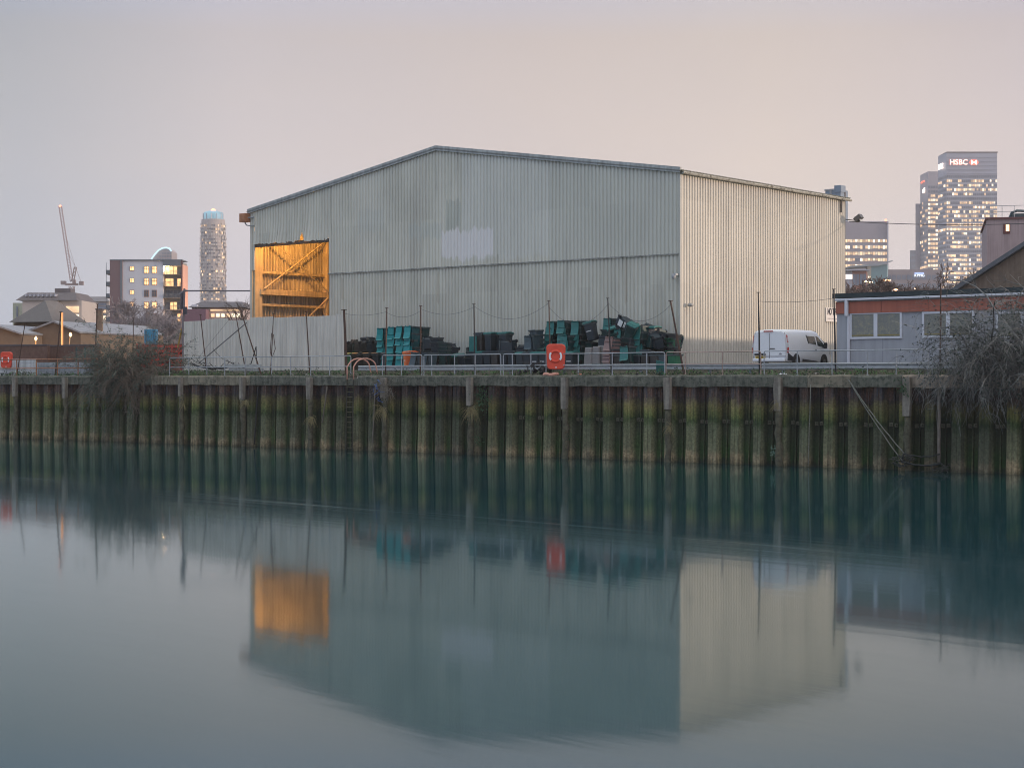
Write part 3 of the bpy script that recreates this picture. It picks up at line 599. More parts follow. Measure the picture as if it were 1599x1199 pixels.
low = clad_mat('lower_cladding', (.58, .57, .495), [(-St(640), 1., 4., 6.2, (.42, .45, .43), .35)]+[(q, q+.16, 9.2-.3*k, 10.6, (.26, .19, .13), .30) for k, q in enumerate((-26.1, -22.4, -17.8, -9.3, -3.7))])  # bluish shade near the bins put into the colour, plus rust runs
clad(XL, -34.62, lambda x: 4.3, lambda x: 11.25).build('lower_cladding', low, shed)
o_ = clad(DX1, 0, lambda x: 4.3, lambda x: SEAM+.06); ob = o_.build('lower_cladding', low, shed); ob.location.y = .06
mb = MB(); mb.b2((DX1, -.07, SEAM-.06), (-.02, .09, SEAM+.02)); mb.build('seam_flashing', mat('seam_flashing', (.33, .33, .30), .7, var=.3, streak=.4), shed)
# side wall, left wall, back wall
side_m = clad_mat('side_cladding', (.60, .565, .49), [(0., 18.2, 3., 5.9, (.46, .44, .38), .45), (7.2, 8.4, 4., 9.5, (.64, .58, .48), .5)])
sw = clad(0, DEP, lambda x: 4.3, lambda x: EAVE-.12, dep=.055, dent=lambda x, z: -.05*math.exp(-((x-6.5)/1.2)**2-((z-7.6)/2.2)**2)); o_ = sw.build('side_cladding', side_m, shed); o_.rotation_euler = (0, 0, R(90))
inner = mat('inner_cladding', (.62, .56, .44), .7, var=.15, scale=.5, streak=.45)
sw = clad(0, DEP, lambda x: 4.3, lambda x: EAVE-.12, dep=-.14); o_ = sw.build('side_cladding', inner, shed); o_.rotation_euler = (0, 0, R(90)); o_.location = (XL, 0, 0)
sw = clad(XL, 0, lambda x: 4.3, lambda x: roofz(x)-.05); o_ = sw.build('back_cladding', inner, shed); o_.location = (0, DEP, 0)
# roof: corrugated sheets, their ends show along the eave
roof_m = mat('fibre_roof', (.20, .19, .165), .95, var=.3, scale=1.2, bump=.5, col2=(.12, .12, .08))
mb = MB()
for (xa, xb) in ((XL-.15, RX), (RX, .28)):
    za, zb = roofz(XL)-.02 if xa < RX-1 else RIDGE, RIDGE if xa < RX-1 else EAVE-.05
    n_ = int((DEP+.4)/.16); vv = []
    for q in range(n_+1):
        y = -.22+(DEP+.4)*q/n_; h = .035 if q % 2 else -.02
        vv += [(xa, y, za+h), (xb, y, zb+h)]
    vv += [(a, b, c-.04) for a, b, c in vv]; k = 2*(n_+1)
    mb.add(vv, [(2*q, 2*q+1, 2*q+3, 2*q+2) for q in range(n_)]+[(k+2*q, k+2*q+2, k+2*q+3, k+2*q+1) for q in range(n_)]+[(2*q, 2*q+2, k+2*q+2, k+2*q) for q in range(n_)]+[(2*q+1, k+2*q+1, k+2*q+3, 2*q+3) for q in range(n_)])
mb.build('roof', roof_m, shed)
verge = mat('verge_flashing', (.42, .44, .43), .6, var=.2, streak=.3)
for (xa, za, xb, zb) in ((XL-.12, EAVE, RX, RIDGE), (RX, RIDGE, .12, EAVE)):
    mb = MB(); L = math.hypot(xb-xa, zb-za); mb.box(((xa+xb)/2, -.13, (za+zb)/2-.02), (L, .12, .30), ry=-math.atan2(zb-za, xb-xa)); mb.build('verge_trim', verge, shed)
gut = mat('old_gutter', (.36, .35, .30), .8, var=.4, scale=3, col2=(.1, .09, .07))
mb = MB(); mb.path([(.24, y, EAVE-.16+.02*math.sin(y)) for y in (-.1, 3, 6, 9, 12, 15, DEP+.3)], .085, 8); mb.build('gutter', gut, shed)
mb = MB(); mb.tube((.16, DEP-.8, EAVE-.2), (.16, DEP-.8, EAVE-1.0), .06, 8); mb.build('downpipe', mat('dark_downpipe', (.03, .03, .035), .6), shed)
mb = MB(); mb.b2((-.05, -.06, 4.3), (.06, .08, EAVE-.1)); mb.build('corner_trim', clad_mat('corner_trim', (.50, .49, .44)), shed)
# door frame and interior steel
steelc = mat('cream_steelwork', (.66, .56, .38), .6, var=.2, scale=1, streak=.35)
mb = MB(); mb.b2((-34.64, .06, 4.3), (-34.46, .72, 12.75)); mb.build('door_column', steelc, shed)
mb = MB(); mb.b2((-27.35, .12, 4.3), (-27.15, .5, 13.1)); mb.build('door_post', mat('brown_door_post', (.20, .11, .06), .8, var=.3), shed)
mb = MB(); mb.box((-30.8, .05, 12.86), (7.1, .22, .22)); mb.build('door_lintel', mat('dark_lintel', (.10, .075, .06), .8, var=.4), shed)
XI = XL+.12
for y in (6.75, 12.6):
    mb = MB(); mb.b2((XI, y-.16, 4.4), (XI+.45, y+.16, 15)); mb.build('portal_column', steelc, shed)
for z, hh in ((13.6, .14), (11.15, .16), (8.95, .16), (6.7, .16)):
    mb = MB(); mb.b2((XI, .5, z-hh/2), (XI+.16, DEP-.3, z+hh/2)); mb.build('girt', steelc, shed)
mb = MB(); mb.b2((XI+.02, .5, 9.62), (XI+.40, DEP-.3, 9.98)); mb.build('crane_beam', steelc, shed)
for (ya, za, yb, zb) in ((.7, 10.0, 6.6, 13.7), (.7, 13.7, 6.6, 10.0), (.7, 5.2, 6.6, 9.6)):
    mb = MB(); mb.path([(XI+.50, ya, za), (XI+.50, yb, zb)], .058, 4); mb.build('bracing', steelc, shed)
ld = bpy.data.lights.new('warehouse_lamp', 'POINT'); ld.energy = 900; ld.color = (1, .44, .10); ld.shadow_soft_size = .25
lo = bpy.data.objects.new('warehouse_lamp_light', ld); C.objects.link(lo); lo.parent = shed; lo.location = (-30.9, 1.3, 14.2)
mb = MB(); mb.b2((XL+.3, .7, GZ+.005), (-.3, DEP-.3, GZ+.03)); mb.build('floor_slab', mat('warehouse_floor', (.2, .19, .17), .9), shed)

# lamp boxes and small fixtures on the shed
def at_shed(px, py, o): return Sp(px, o, Sz(px, py, o))
e = empty('floodlight', at_shed(388, 340, .2), SROT, 'rusty orange box floodlight on a bracket at the left eave of the warehouse', 'floodlight')
mb = MB(); mb.box((-.35, 0, 0), (.62, .5, .58)); mb.box((-.35, -.26, 0), (.5, .03, .46)); mb.build('lamp_box', mat('rusty_lamp_box', (.42, .19, .10), .8, var=.3, scale=5), e, bevel=.02)
mb = MB(); mb.path([(-.35, 0, -.32), (-.2, 0, -.5), (.1, 0, -.55), (.45, .1, -.55)], .04, 6); mb.tube((-.04, 0, 0), (.4, .1, 0), .05, 6); mb.build('bracket', galv, e)
sidex = Vector((SC.x, SC.y, 0))+SU*DEP
e = empty('floodlight', (sidex.x+.25, sidex.y-.1, 13.85), SROT, 'small dark floodlight tilted outwards at the right rear corner of the warehouse', 'floodlight')
mb = MB(); mb.box((.62, 0, .02), (.5, .4, .30), ry=R(-35)); mb.build('lamp_head', mat('dark_lamp_head', (.10, .10, .10), .5), e, bevel=.03)
mb = MB(); mb.box((.50, 0, .0), (.05, .36, .26), ry=R(-35)); mb.box((.74, -.0, -.03), (.02, .34, .26), ry=R(-35)); mb.build('lens', mat('lamp_lens', (.6, .6, .58), .2), e)
mb = MB(); mb.path([(-.3, 0, 0), (.3, 0, -.1), (.5, 0, -.12)], .03, 6); mb.build('arm', black_m, e)
for px, py, o, lab in ((1052, 432, .3, 'small dome camera on the gable near the right corner of the warehouse'),):
    e = empty('security_camera', at_shed(px, py, o), SROT, lab, 'camera'); mb = MB(); mb.lathe([(.06, .15), (.11, .1), (.12, 0), (.09, -.1), (.03, -.14)], 12); mb.build('dome', mat('camera_grey', (.35, .36, .37), .4), e, smooth=True)
    mb = MB(); mb.box((.1, .15, .12), (.12, .4, .1)); mb.build('bracket', galv, e)
q = SC+SU*.55; e = empty('wall_lamp', (q.x+.12, q.y-.1, zat(477, q.y)), SROT, 'small grey wall lamp low on the cream side wall beside the corner', 'lamp')
mb = MB(); mb.lathe([(.05, .12), (.16, .06), (.17, -.03), (.08, -.08)], 12, (.15, 0, 0)); mb.build('lamp_shade', mat('lamp_grey', (.3, .3, .29), .5), e, smooth=True); mb = MB(); mb.tube((0, 0, .08), (.15, 0, .08), .02, 6); mb.build('arm', galv, e)
# plant unit behind the roof, antenna
q = P(1297, 303, 112); e = empty('roof_plant', (q.x, q.y, 14.5), SROT, 'small blue-grey plant unit rising behind the right end of the warehouse eave', 'plant unit')
mb = MB(); mb.b2((-.4, 0, 0), (.75, 1, 2.05)); mb.b2((.3, -.05, 1.9), (.8, .6, 2.35)); mb.build('casing', mat('blue_grey_casing', (.22, .28, .36), .6), e); mb = MB(); mb.b2((-.05, -.06, 1.4), (.1, .0, 2.1)); mb.b2((-.45, -.04, 2.05), (.8, .02, 2.15)); mb.build('trim', galv, e)
mb = MB(); q = P(1319.5, 300, 106); mb.path([(q.x, q.y, 4.4), (q.x, q.y, q.z)], .035, 6); tag(mb.build('antenna_mast', pole_m), 'thin mast standing at the rear right corner of the warehouse', 'mast')
# telephone cable
mb = MB(); mb.path(sag_path(P(1326, 346, 104), P(1720, 343, 96), 16, .25), .022, 5); tag(mb.build('overhead_cable', wire_m), 'thin overhead cable strung to the right from the warehouse corner', 'cable')
# sign on side wall
def side_pt(px, off=.1):     # point on the side wall plane for a pixel column
    k = (px-CX)/F; X0 = SC.x+math.cos(SA)*off; Y0 = SC.y-math.sin(SA)*off
    t = (k*Y0-X0)/(SU.x-k*SU.y); return Vector((X0, Y0, 0))+SU*t
a = side_pt(1289.5); zt_, zb_ = zat(480, a.y), zat(502, a.y)
e = empty('warning_sign', (a.x, a.y, zb_), R(90)+SROT, 'white warning sign with black capitals on the side wall next to the cabin', 'sign')
mb = MB(); mb.b2((0, -.02, 0), (2.1, .02, zt_-zb_)); mb.build('board', mat('sign_white', (.72, .68, .64), .6, var=.06), e)
text_mesh('NO TIPPING', .44, mat('sign_ink', (.05, .05, .06), .7), e, (1.06, -.03, .60), (R(90), 0, 0), .004, (.74, 1.25), offset=.014)
mb = MB()
for i in range(10): mb.box((.25+i*.17, -.025, .18), (.09+.04*(i % 2), .006, .08))
mb.build('small_print', mat('sign_ink_faint', (.42, .38, .38), .7), e)

# ------------------------------------------------------------------ hoarding
hm = mat('pale_hoarding', (.66, .62, .55), .75, var=.08, scale=.6, streak=.22, island=.0)
HA = P(537, 0, 99); HB = P(287, 0, 110.4); hd = Vector((HB.x-HA.x, HB.y-HA.y, 0)); HL = hd.length; hrot = math.atan2(-hd.y, -hd.x)
e = empty('hoarding', (HB.x, HB.y, 0), hrot, 'pale corrugated hoarding with uneven top in front of the open doorway', 'fence')
def htop(x): return EYE+(590-492)*99/F+.0 + (.05 if int(x/2.4) % 2 else 0)+.06*math.sin(int(x/2.4)*2.3)
x = 0; i = 0
while x < HL-.01:
    x1 = min(HL, x+1.2); mb = clad(x+.0, min(HL, x1+.05), lambda q: 4.2, lambda q, i=i, xx=x: htop(xx), pitch=.3, dep=.035)
    o_ = mb.build('panel', hm, e); o_.location.y = .012*(i % 2); x = x1; i += 1
for q in range(6):
    mb = MB(); mb.b2((.3+q*HL/5.2, .06, 4.3), (.42+q*HL/5.2, .16, 7.4)); mb.build('support_post', pole_m, e)

# ------------------------------------------------------------------ wheelie bins
def bin_meshes(tagn, body_m, lid_m, rim_m=None):
    rim_m = rim_m or body_m; d = {}
    H = 1.0
    def taper(z, wx0, wx1, wy0, wy1): t = z/H; return wx0+(wx1-wx0)*t, wy0+(wy1-wy0)*t
    mb = MB(); rings = []
    def ring(hx, hy, z, c=.05, sy=0): return [(hx-c, -hy+sy, z), (hx, -hy+c+sy, z), (hx, hy-c+sy, z), (hx-c, hy+sy, z), (-hx+c, hy+sy, z), (-hx, hy-c+sy, z), (-hx, -hy+c+sy, z), (-hx+c, -hy+sy, z)]
    zs = [(0, .20, .24), (.06, .225, .265), (.9, .265, .34), (.905, .30, .375), (.985, .305, .38), (.99, .27, .345), (.5, .23, .29)]
    for z, hx, hy in zs: rings.append(ring(hx, hy, z, sy=.03 if z < .5 else 0))
    for r_ in rings: mb.v += r_
    for q in range(len(rings)-1):
        for j in range(8): mb.f.append((q*8+j, q*8+(j+1) % 8, (q+1)*8+(j+1) % 8, (q+1)*8+j)); mb.m.append(1 if 2 < q < 5 else 0)
    mb.f.append(tuple(range(8))[::-1]); mb.f.append(tuple((len(rings)-1)*8+j for j in range(8))); mb.m += [0, 0]
    mb.box((0, -.33, .35), (.30, .03, .45)); mb.box((0, -.30, .08), (.44, .10, .10))
    d['body'] = mb.mesh('body', [body_m, rimlight if tagn != 'o' else body_m])
    mb = MB(); mb.tube((-.27, -.43, .98), (.27, -.43, .98), .018, 6); mb.box((-.20, -.40, .96), (.03, .10, .06)); mb.box((.20, -.40, .96), (.03, .10, .06)); mb.box((0, -.40, .96), (.03, .10, .06)); d['handle'] = mb.mesh('handle', [rim_m])
    mb = MB(); mb.lathe([(.06, -.028), (.10, -.028), (.10, .028), (.06, .028)], 14, (0, 0, 0), 'x'); mb.lathe([(.055, -.034), (.055, .034)], 8, (0, 0, 0), 'x'); d['wheel'] = mb.mesh('wheel', [mat('bin_wheel_rubber', (.02, .02, .022), .8)])
    # lid: shallow dome, hinge line at origin, extends +y
    mb = MB(); vv = []; prof = [(0, 0, .27), (.05, .045, .285), (.38, .07, .30), (.70, .045, .30), (.79, .0, .29)]
    for y, z, hx in prof: vv += [(-hx, y, z-.035), (-hx+.03, y, z), (hx-.03, y, z), (hx, y, z-.035), (hx, y, z-.06), (-hx, y, z-.06)]
    fs = []
    for q in range(len(prof)-1):
        for j in range(6): fs.append((q*6+j, q*6+(j+1) % 6, (q+1)*6+(j+1) % 6, (q+1)*6+j))
    fs += [tuple(range(6))[::-1], tuple(range(24, 30))]; mb.add(vv, fs)
    mb.box((0, .30, .062), (.40, .36, .02)); mb.box((-.2, -.02, -.01), (.05, .08, .05)); mb.box((.2, -.02, -.01), (.05, .08, .05))
    d['lid'] = mb.mesh('lid', [lid_m])
    # sticker / recycling marks panel on the front
    mb = MB(); mb.box((0, .318, .55), (.30, .012, .05)); mb.box((0, .306, .44), (.26, .012, .05)); mb.box((0, .296, .33), (.28, .012, .04)); d['sticker'] = mb.mesh('sticker', [mat('sticker_white', (.62, .63, .62), .6)])
    return d
plastic = lambda n, c, v=.25: mat(n, c, .45, var=v, scale=4)
dk = plastic('bin_black', (.020, .032, .042)); gr = plastic('bin_dark_green', (.008, .040, .040)); lidg = plastic('lid_green', (.025, .155, .145)); teal = plastic('lid_teal', (.012, .25, .26), .12); tealb = plastic('bin_teal', (.006, .075, .085))
org = plastic('bin_orange', (.62, .13, .035), .1); bl = plastic('bin_blue_grey', (.055, .085, .10)); bg_ = plastic('bin_beige_grey', (.20, .19, .185), .12); brn = plastic('bin_pink_brown', (.24, .155, .14), .15)
green = plastic('bin_bright_green', (.02, .14, .07)); silv = plastic('bin_dusty', (.30, .25, .21), .3); dusty = plastic('bin_dusty_black', (.048, .047, .045), .5)
rimlight = plastic('bin_rim_highlight', (.055, .075, .078), .6)  # sunlit rim edges painted in as a lighter plastic colour
KIT = {'black': bin_meshes('b', dk, dk), 'green': bin_meshes('g', gr, lidg), 'greenlid': bin_meshes('gl', dk, lidg), 'teal': bin_meshes('t', tealb, teal), 'orange': bin_meshes('o', org, org), 'blue': bin_meshes('bl', bl, bl), 'beige': bin_meshes('be', bg_, bg_),
       'brown': bin_meshes('br', brn, brn), 'bright': bin_meshes('bg', green, green), 'dusty': bin_meshes('du', silv, lidg), 'grime': bin_meshes('gi', dusty, dk)}
NB = [0]
def make_bin(kit, loc, rot, label, lid='shut', group='wheelie bins piled along the warehouse gable', sticker=False):
    k = KIT[kit]; e = bpy.data.objects.new('wheelie_bin', None); C.objects.link(e); e.empty_display_size = .2
    e.location = loc; e.rotation_euler = rot; tag(e, label, 'wheelie bin', group); NB[0] += 1
    def ch(n, l=(0, 0, 0), r_=(0, 0, 0)):
        o = bpy.data.objects.new(n, k[n]); C.objects.link(o); o.parent = e; o.location = l; o.rotation_euler = r_; return o
    ch('body'); ch('handle'); ch('wheel', (-.25, -.30, .10)); ch('wheel', (.25, -.30, .10))
    if lid == 'shut': ch('lid', (0, -.395, 1.035), (0, 0, 0))
    elif lid == 'hang':
        o_ = ch('lid', (0, -.465, .965), (R(-97+r2.uniform(-3, 2)), R(r2.uniform(-2, 2)), 0)); o_.scale = (.84, .92, 1)
    elif lid == 'ajar': ch('lid', (0, -.395, 1.03), (R(14), 0, 0))
    if sticker: ch('sticker')
    return e
def shedrot(d=0): return (0, 0, SROT+R(d))
ORD = ['bottom', 'second', 'third', 'fourth', 'fifth', 'sixth', 'seventh', 'eighth', 'ninth']
def stack(kit, px, o, n, desc, pitch=.34, lid='hang', z0=GZ, d=0, mix=None, sticker=False):
    q = Sp(px, o, z0)
    for i in range(n):
        nm = {0: 'bottom bin', n-1: 'topmost bin'}.get(i, ORD[i]+' bin up'); kk = (mix[i % len(mix)] if mix else kit)
        p = Vector((q.x+r2.uniform(-.012, .012), q.y+r2.uniform(-.012, .012), z0+i*pitch))
        make_bin(kk, p, (R(r2.uniform(-3.5, 3.5)), R(r2.uniform(-3.5, 3.5)), SROT+R(d+r2.uniform(-9, 9))), '%s, %s' % (nm, desc), lid, sticker=sticker)
# -- left group: bin lying on its side and bins on top of a lower row
def lying(kit, px, o, z, d, label, pitch_deg=-88): q = Sp(px, o, z); return make_bin(kit, q, (R(pitch_deg), 0, SROT+R(d)), label)
for i, (px, kit) in enumerate(((548, 'bright'), (560, 'grime'), (577, 'grime'), (591, 'black'), (606, 'blue'), (619, 'black'))):
    make_bin(kit, Sp(px, 2.2, GZ), shedrot(180+r2.uniform(-5, 5)), ('bright green bin at the left end of the row under the lying bins', 'dusty bin right of the bright green one in the lower row', 'dusty bin third along the lower left row', 'black bin fourth along the lower left row', 'blue-grey bin fifth along the lower left row', 'black bin at the right end of the lower left row')[i])
def tipped(kit, px, o, z, label, d=0, tilt=78):   # lies on its back, wheels and base towards the river
    q = Sp(px, o, z+.32); return make_bin(kit, q, (R(-tilt), 0, SROT+R(d)), label)
q = Sp(529, 1.9, GZ+1.12); make_bin('bright', (q.x, q.y, q.z+.28), (R(-100), R(0), SROT+R(-60)), 'green bin tipped over on its side with two wheels up, leftmost of the pile')
for px, kit, lab in ((548, 'grime', 'dusty black bin lying on its front next to the green tipped bin'), (566, 'grime', 'dusty black bin lying in the middle of the left pile'), (586, 'black', 'black bin lying beside the teal lids')):
    q = Sp(px, 1.6, GZ+1.42); make_bin(kit, (q.x-SU.x*.55, q.y-SU.y*.55, q.z), (R(-86), 0, SROT+R(6)), lab)
q = Sp(574, .6, GZ+1.0); make_bin('black', q, shedrot(175), 'upright black bin behind the lying dusty bins')
# -- teal group
for px, o, n, dsc in ((603, 1.7, 5, 'the teal nested stack at the far left of the teal lids'), (618, 2.2, 5, 'the second teal nested stack from the left'), (632, 2.5, 5, 'the third teal nested stack from the left'), (645, 2.7, 5, 'the fourth teal nested stack, behind the orange bin')):
    stack('teal', px, o, n, dsc, pitch=.40 if n == 5 else .36, d=2)
stack('green', 660, 1.7, 5, 'the dark nested stack right of the teal lids', pitch=.40, lid='none', d=-4)
make_bin('orange', Sp(640, 5.0, GZ), shedrot(150), 'bright orange bin with white label standing among dark bins', 'shut', sticker=True)
make_bin('blue', Sp(654, 4.9, GZ), (R(0), R(9), SROT+R(-10)), 'blue-grey bin leaning against the orange bin', 'hang')
make_bin('blue', Sp(671, 4.6, GZ), (0, R(4), SROT+R(-6)), 'blue-grey bin leaning second right of the orange bin', 'hang'); make_bin('black', Sp(662, 4.2, GZ+.15), (0, 0, SROT), 'black bin squeezed between the two leaning blue-grey bins', 'hang')
stack('black', 684, 3.4, 5, 'the black nested stack right of the leaning blue-grey bins', pitch=.22, lid='none', d=10)
stack('green', 694, 3.4, 4, 'the sloping dark stack left of the low black clutter', pitch=.2, lid='none', d=18)
q = Sp(681, 2.9, GZ+1.55); make_bin('black', (q.x, q.y, q.z), (R(-90), R(0), SROT+R(75)), 'black bin lying across the top of the nested stack')
for px, kt, l, lab in ((704, 'black', 'none', 'black low bin first right of the sloping dark stack'), (714, 'green', 'ajar', 'dark green low bin with lid ajar in the sunken middle'), (726, 'black', 'shut', 'black low bin left of the pole by the upright bins')):
    make_bin(kt, Sp(px, 2.6, GZ-.25), shedrot(r2.uniform(-20, 20)), lab, l)
# -- middle row: lower bins carrying upright bins
names = ['first', 'second', 'third', 'fourth', 'fifth', 'sixth', 'seventh', 'eighth', 'ninth', 'tenth']
for i, px in enumerate((741, 753, 765, 777, 790, 803)):
    make_bin(['black', 'greenlid', 'black', 'grime', 'black', 'black'][i], Sp(px, 2.0, GZ), shedrot(180+r2.uniform(-4, 4)), '%s bin from the left, row carrying the four upright black bins' % names[i], 'shut')
for px, o, kt, lab in ((752, 1.7, 'grime', 'upright black bin leftmost of the four standing on the lower row'), (767, 1.7, 'greenlid', 'upright black bin with round mark, second of the four on the lower row'), (779, 1.2, 'greenlid', 'upright black bin third of the four on the lower row'), (790, 1.5, 'greenlid', 'upright black bin rightmost of the four on the lower row')):
    make_bin(kt, Sp(px, o, GZ+1.09), shedrot(180+r2.uniform(-4, 4)), lab, 'shut')
q = Sp(803, 1.9, GZ+1.36); make_bin('black', q, (R(-92), 0, SROT+R(80)), 'short black bin lying right of the four upright ones')
mb = MB(); q = Sp(738.5, 2.3, 0); mb.b2((-.28, -.03, GZ+1.05), (.28, .03, GZ+1.95)); tag(mb.build('plastic_board', lidg, None, (q.x, q.y, 0), SROT, bevel=.02), 'green plastic board leaning left of the upright black bins', 'board')
for i, px in enumerate((816, 828, 840, 852, 866, 880, 893)):
    make_bin(['greenlid', 'black', 'greenlid', 'greenlid', 'black', 'greenlid', 'greenlid'][i], Sp(px, 3.0, GZ-.1), shedrot(180+r2.uniform(-3, 3)), '%s bin from the left, low green-lidded row before the tall stacks' % names[i], 'shut', sticker=i in (2, 3, 6))
# -- blue lid stack
stack('blue', 838, 1.9, 6, 'the blue-grey stack left of the lifebuoy pole', pitch=.24, lid='none', z0=GZ+.05, d=0); make_bin('blue', Sp(834, 2.3, GZ+.95), (R(6), 0, SROT), 'blue-grey bin with hanging lid in front of the blue-grey stack', 'hang')
# -- tall stacks
for px, o, n, p_, dsc in ((866, .95, 6, .35, 'the tall green stack just right of the lifebuoy pole'), (884, 1.15, 6, .35, 'the second tall green stack from the lifebuoy pole'), (906, 1.6, 6, .34, 'the third tall green stack from the lifebuoy pole')):
    stack('green', px, o, n, dsc, pitch=p_)
stack('green', 889, 2.2, 4, 'the shorter green stack in front of the second tall stack', pitch=.30, mix=['green', 'green', 'green', 'green']); stack('black', 897, .7, 6, 'the black stack hidden between the tall green stacks', pitch=.33, lid='none')
q = Sp(927, 1.5, GZ+1.60); make_bin('greenlid', q, (R(-4), R(13), SROT+R(190)), 'dark bin with green lid tilted on top right of the tall stacks', 'shut', sticker=True)
make_bin('green', Sp(922, 1.3, GZ+.55), (0, R(6), SROT), 'dark bin under the tilted green-lidded bin', 'none')
for i, (px, o) in enumerate(((923, 3.6), (935, 3.5), (943, 3.3))):
    make_bin('beige', Sp(px, o, GZ+.18+.05*i), (R(180), 0, SROT+R(r2.uniform(-4, 4))), ('beige-grey bin standing upside down, leftmost of three', 'beige-grey bin standing upside down, middle of three', 'beige-grey bin standing upside down, next to the pink-brown stack')[i], 'none')
    o_ = C.objects[-1]
for o_ in [x for x in C.objects if x.get('label', '').startswith('beige-grey bin standing upside')]: o_.location.z += 1.0
stack('brown', 957, 3.3, 5, 'the pink-brown stack before the middle of the heap', pitch=.20, z0=GZ-.1)
# -- the heap
stack('green', 949, 1.2, 5, 'the short dark stack with label behind the beige bins', pitch=.30, lid='none', z0=GZ, sticker=True)
stack('green', 957, .9, 6, 'the tall green stack behind the slim black pole', pitch=.36)
stack('black', 968, 1.0, 5, 'the black stack under the big tilted bin', pitch=.36, lid='none')
q = Sp(970, 1.3, GZ+2.72); make_bin('greenlid', q, (R(8), R(118), SROT+R(-4)), 'big dark bin with white stickers lying tilted on top of the heap', 'shut', sticker=False)
o_ = C.objects[-1]
e_ = [x for x in C.objects if x.get('label', '').startswith('big dark bin')][0]
mb = MB(); mb.box((.05, -.375, .42), (.34, .012, .34)); mb.build('sticker', mat('sticker_white', (.62, .63, .62), .6), e_); mb = MB(); mb.box((-.02, -.385, .74), (.34, .012, .045)); mb.box((-.02, -.385, .82), (.30, .012, .045)); mb.build('sticker', mat('sticker_pale', (.7, .7, .68), .6), e_)
stack('green', 973, 2.1, 4, 'the green stack below the tilted bin', pitch=.38); stack('green', 983, 2.6, 4, 'the mixed stack left of the hanging big lid', pitch=.22, mix=['grime', 'greenlid'], lid='none', sticker=True)
stack('green', 1003, 2.0, 5, 'the green stack in the middle right of the heap', pitch=.33); stack('green', 994, .9, 5, 'the dark stack behind the heap near the tilted bin', pitch=.30, lid='none', mix=['green', 'grime'])
make_bin('green', Sp(984, 3.7, GZ+.2), (R(0), R(-6), SROT+R(4)), 'green bin with hanging lid low in front of the heap', 'hang')
stack('grime', 1021, 1.5, 3, 'the dusty stack under the tall brown-grey bin', pitch=.25, lid='none'); make_bin('dusty', Sp(1021, 1.4, GZ+1.22), shedrot(182), 'dusty brown-grey bin standing upright near the right of the heap', 'shut', sticker=True)
stack('green', 1037, 1.5, 5, 'the green stack second from the right end of the pile', pitch=.24, lid='none', mix=['grime', 'greenlid', 'green']); stack('green', 1052, 1.5, 5, 'the rightmost green-edged stack of the pile', pitch=.22, lid='none', mix=['bright', 'grime', 'green'])
for i, px in enumerate((969, 984, 999, 1012, 1026, 1040, 1054)):
    make_bin(['grime', 'green', 'black', 'grime', 'grime', 'blue', 'bright'][i], Sp(px, 3.3, GZ-.22), shedrot(180+r2.uniform(-6, 6)), '%s bin from the left, low row under the right heap' % names[i], ['none', 'shut', 'none', 'ajar', 'none', 'none', 'none'][i])
for px, z_, dd, lab in ((1008, 1.98, 40, 'loose dark green bin lying high behind the dusty bin'), (990, 1.6, 110, 'black bin lying askew in the middle of the heap'), (1035, 1.75, 70, 'green bin lying on the stacks right of the dusty bin')):
    q = Sp(px, 1.7, GZ+z_); make_bin('green' if 'green' in lab else 'black', q, (R(-94), R(8), SROT+R(dd)), lab, 'shut')
for px, o, z_, rx_, ry_, rz_, kt, ld_, lab in ((710, 2.0, 1.0, -80, 10, 60, 'black', 'ajar', 'black bin tumbled on the low bins just right of the sloping stack'), (728, 2.1, .95, -95, 0, -40, 'green', 'none', 'dark green bin tumbled left of the pole by the upright bins'),
    (812, 2.2, .95, -88, 0, 30, 'black', 'shut', 'black bin tumbled on its side at the gap before the blue-grey stack'), (823, 2.4, 1.0, -97, 8, -60, 'green', 'ajar', 'green bin tumbled at the foot of the blue-grey stack'), (979, 2.6, 1.45, 12, 25, 20, 'green', 'shut', 'green bin leaning steeply below the big tilted bin'),
    (1000, 1.5, 1.75, -75, 20, 15, 'grime', 'hang', 'dusty bin tumbled with lid flung open right of the big tilted bin'), (1012, 2.3, 1.45, -100, 12, -30, 'green', 'ajar', 'green bin tumbled mouth down below the dusty upright bin'), (1030, 2.4, 1.35, -75, -14, 50, 'black', 'none', 'black bin tumbled right of the dusty upright bin'),
    (1045, 1.3, 1.45, -90, 20, 10, 'greenlid', 'shut', 'dark bin tumbled on the top at the right end of the pile'), (961, 2.6, 1.55, -70, -20, 35, 'green', 'hang', 'green bin tumbled above the pink-brown stack'), (939, 1.8, 1.5, -92, 6, 5, 'black', 'none', 'black bin lying behind the upturned beige-grey bins')):
    make_bin(kt, Sp(px, o, GZ+z_), (R(rx_), R(ry_), SROT+R(rz_)), lab, ld_, sticker=kt == 'grime')
mb = MB(); c = WL(1032, 577, 1.35); mb.box((0, 0, 0), (.55, .035, .75), rx=R(20), ry=R(12)); mb.box((0, -.03, 0), (.42, .03, .58), rx=R(20), ry=R(12)); q = Wp(c.x, 1.35, 4.47); tag(mb.build('discarded_plastic_board', lidg, None, q, WROT, bevel=.015), 'loose green bin lid leaning against the crash barrier', 'bin lid')
print('bins', NB[0])

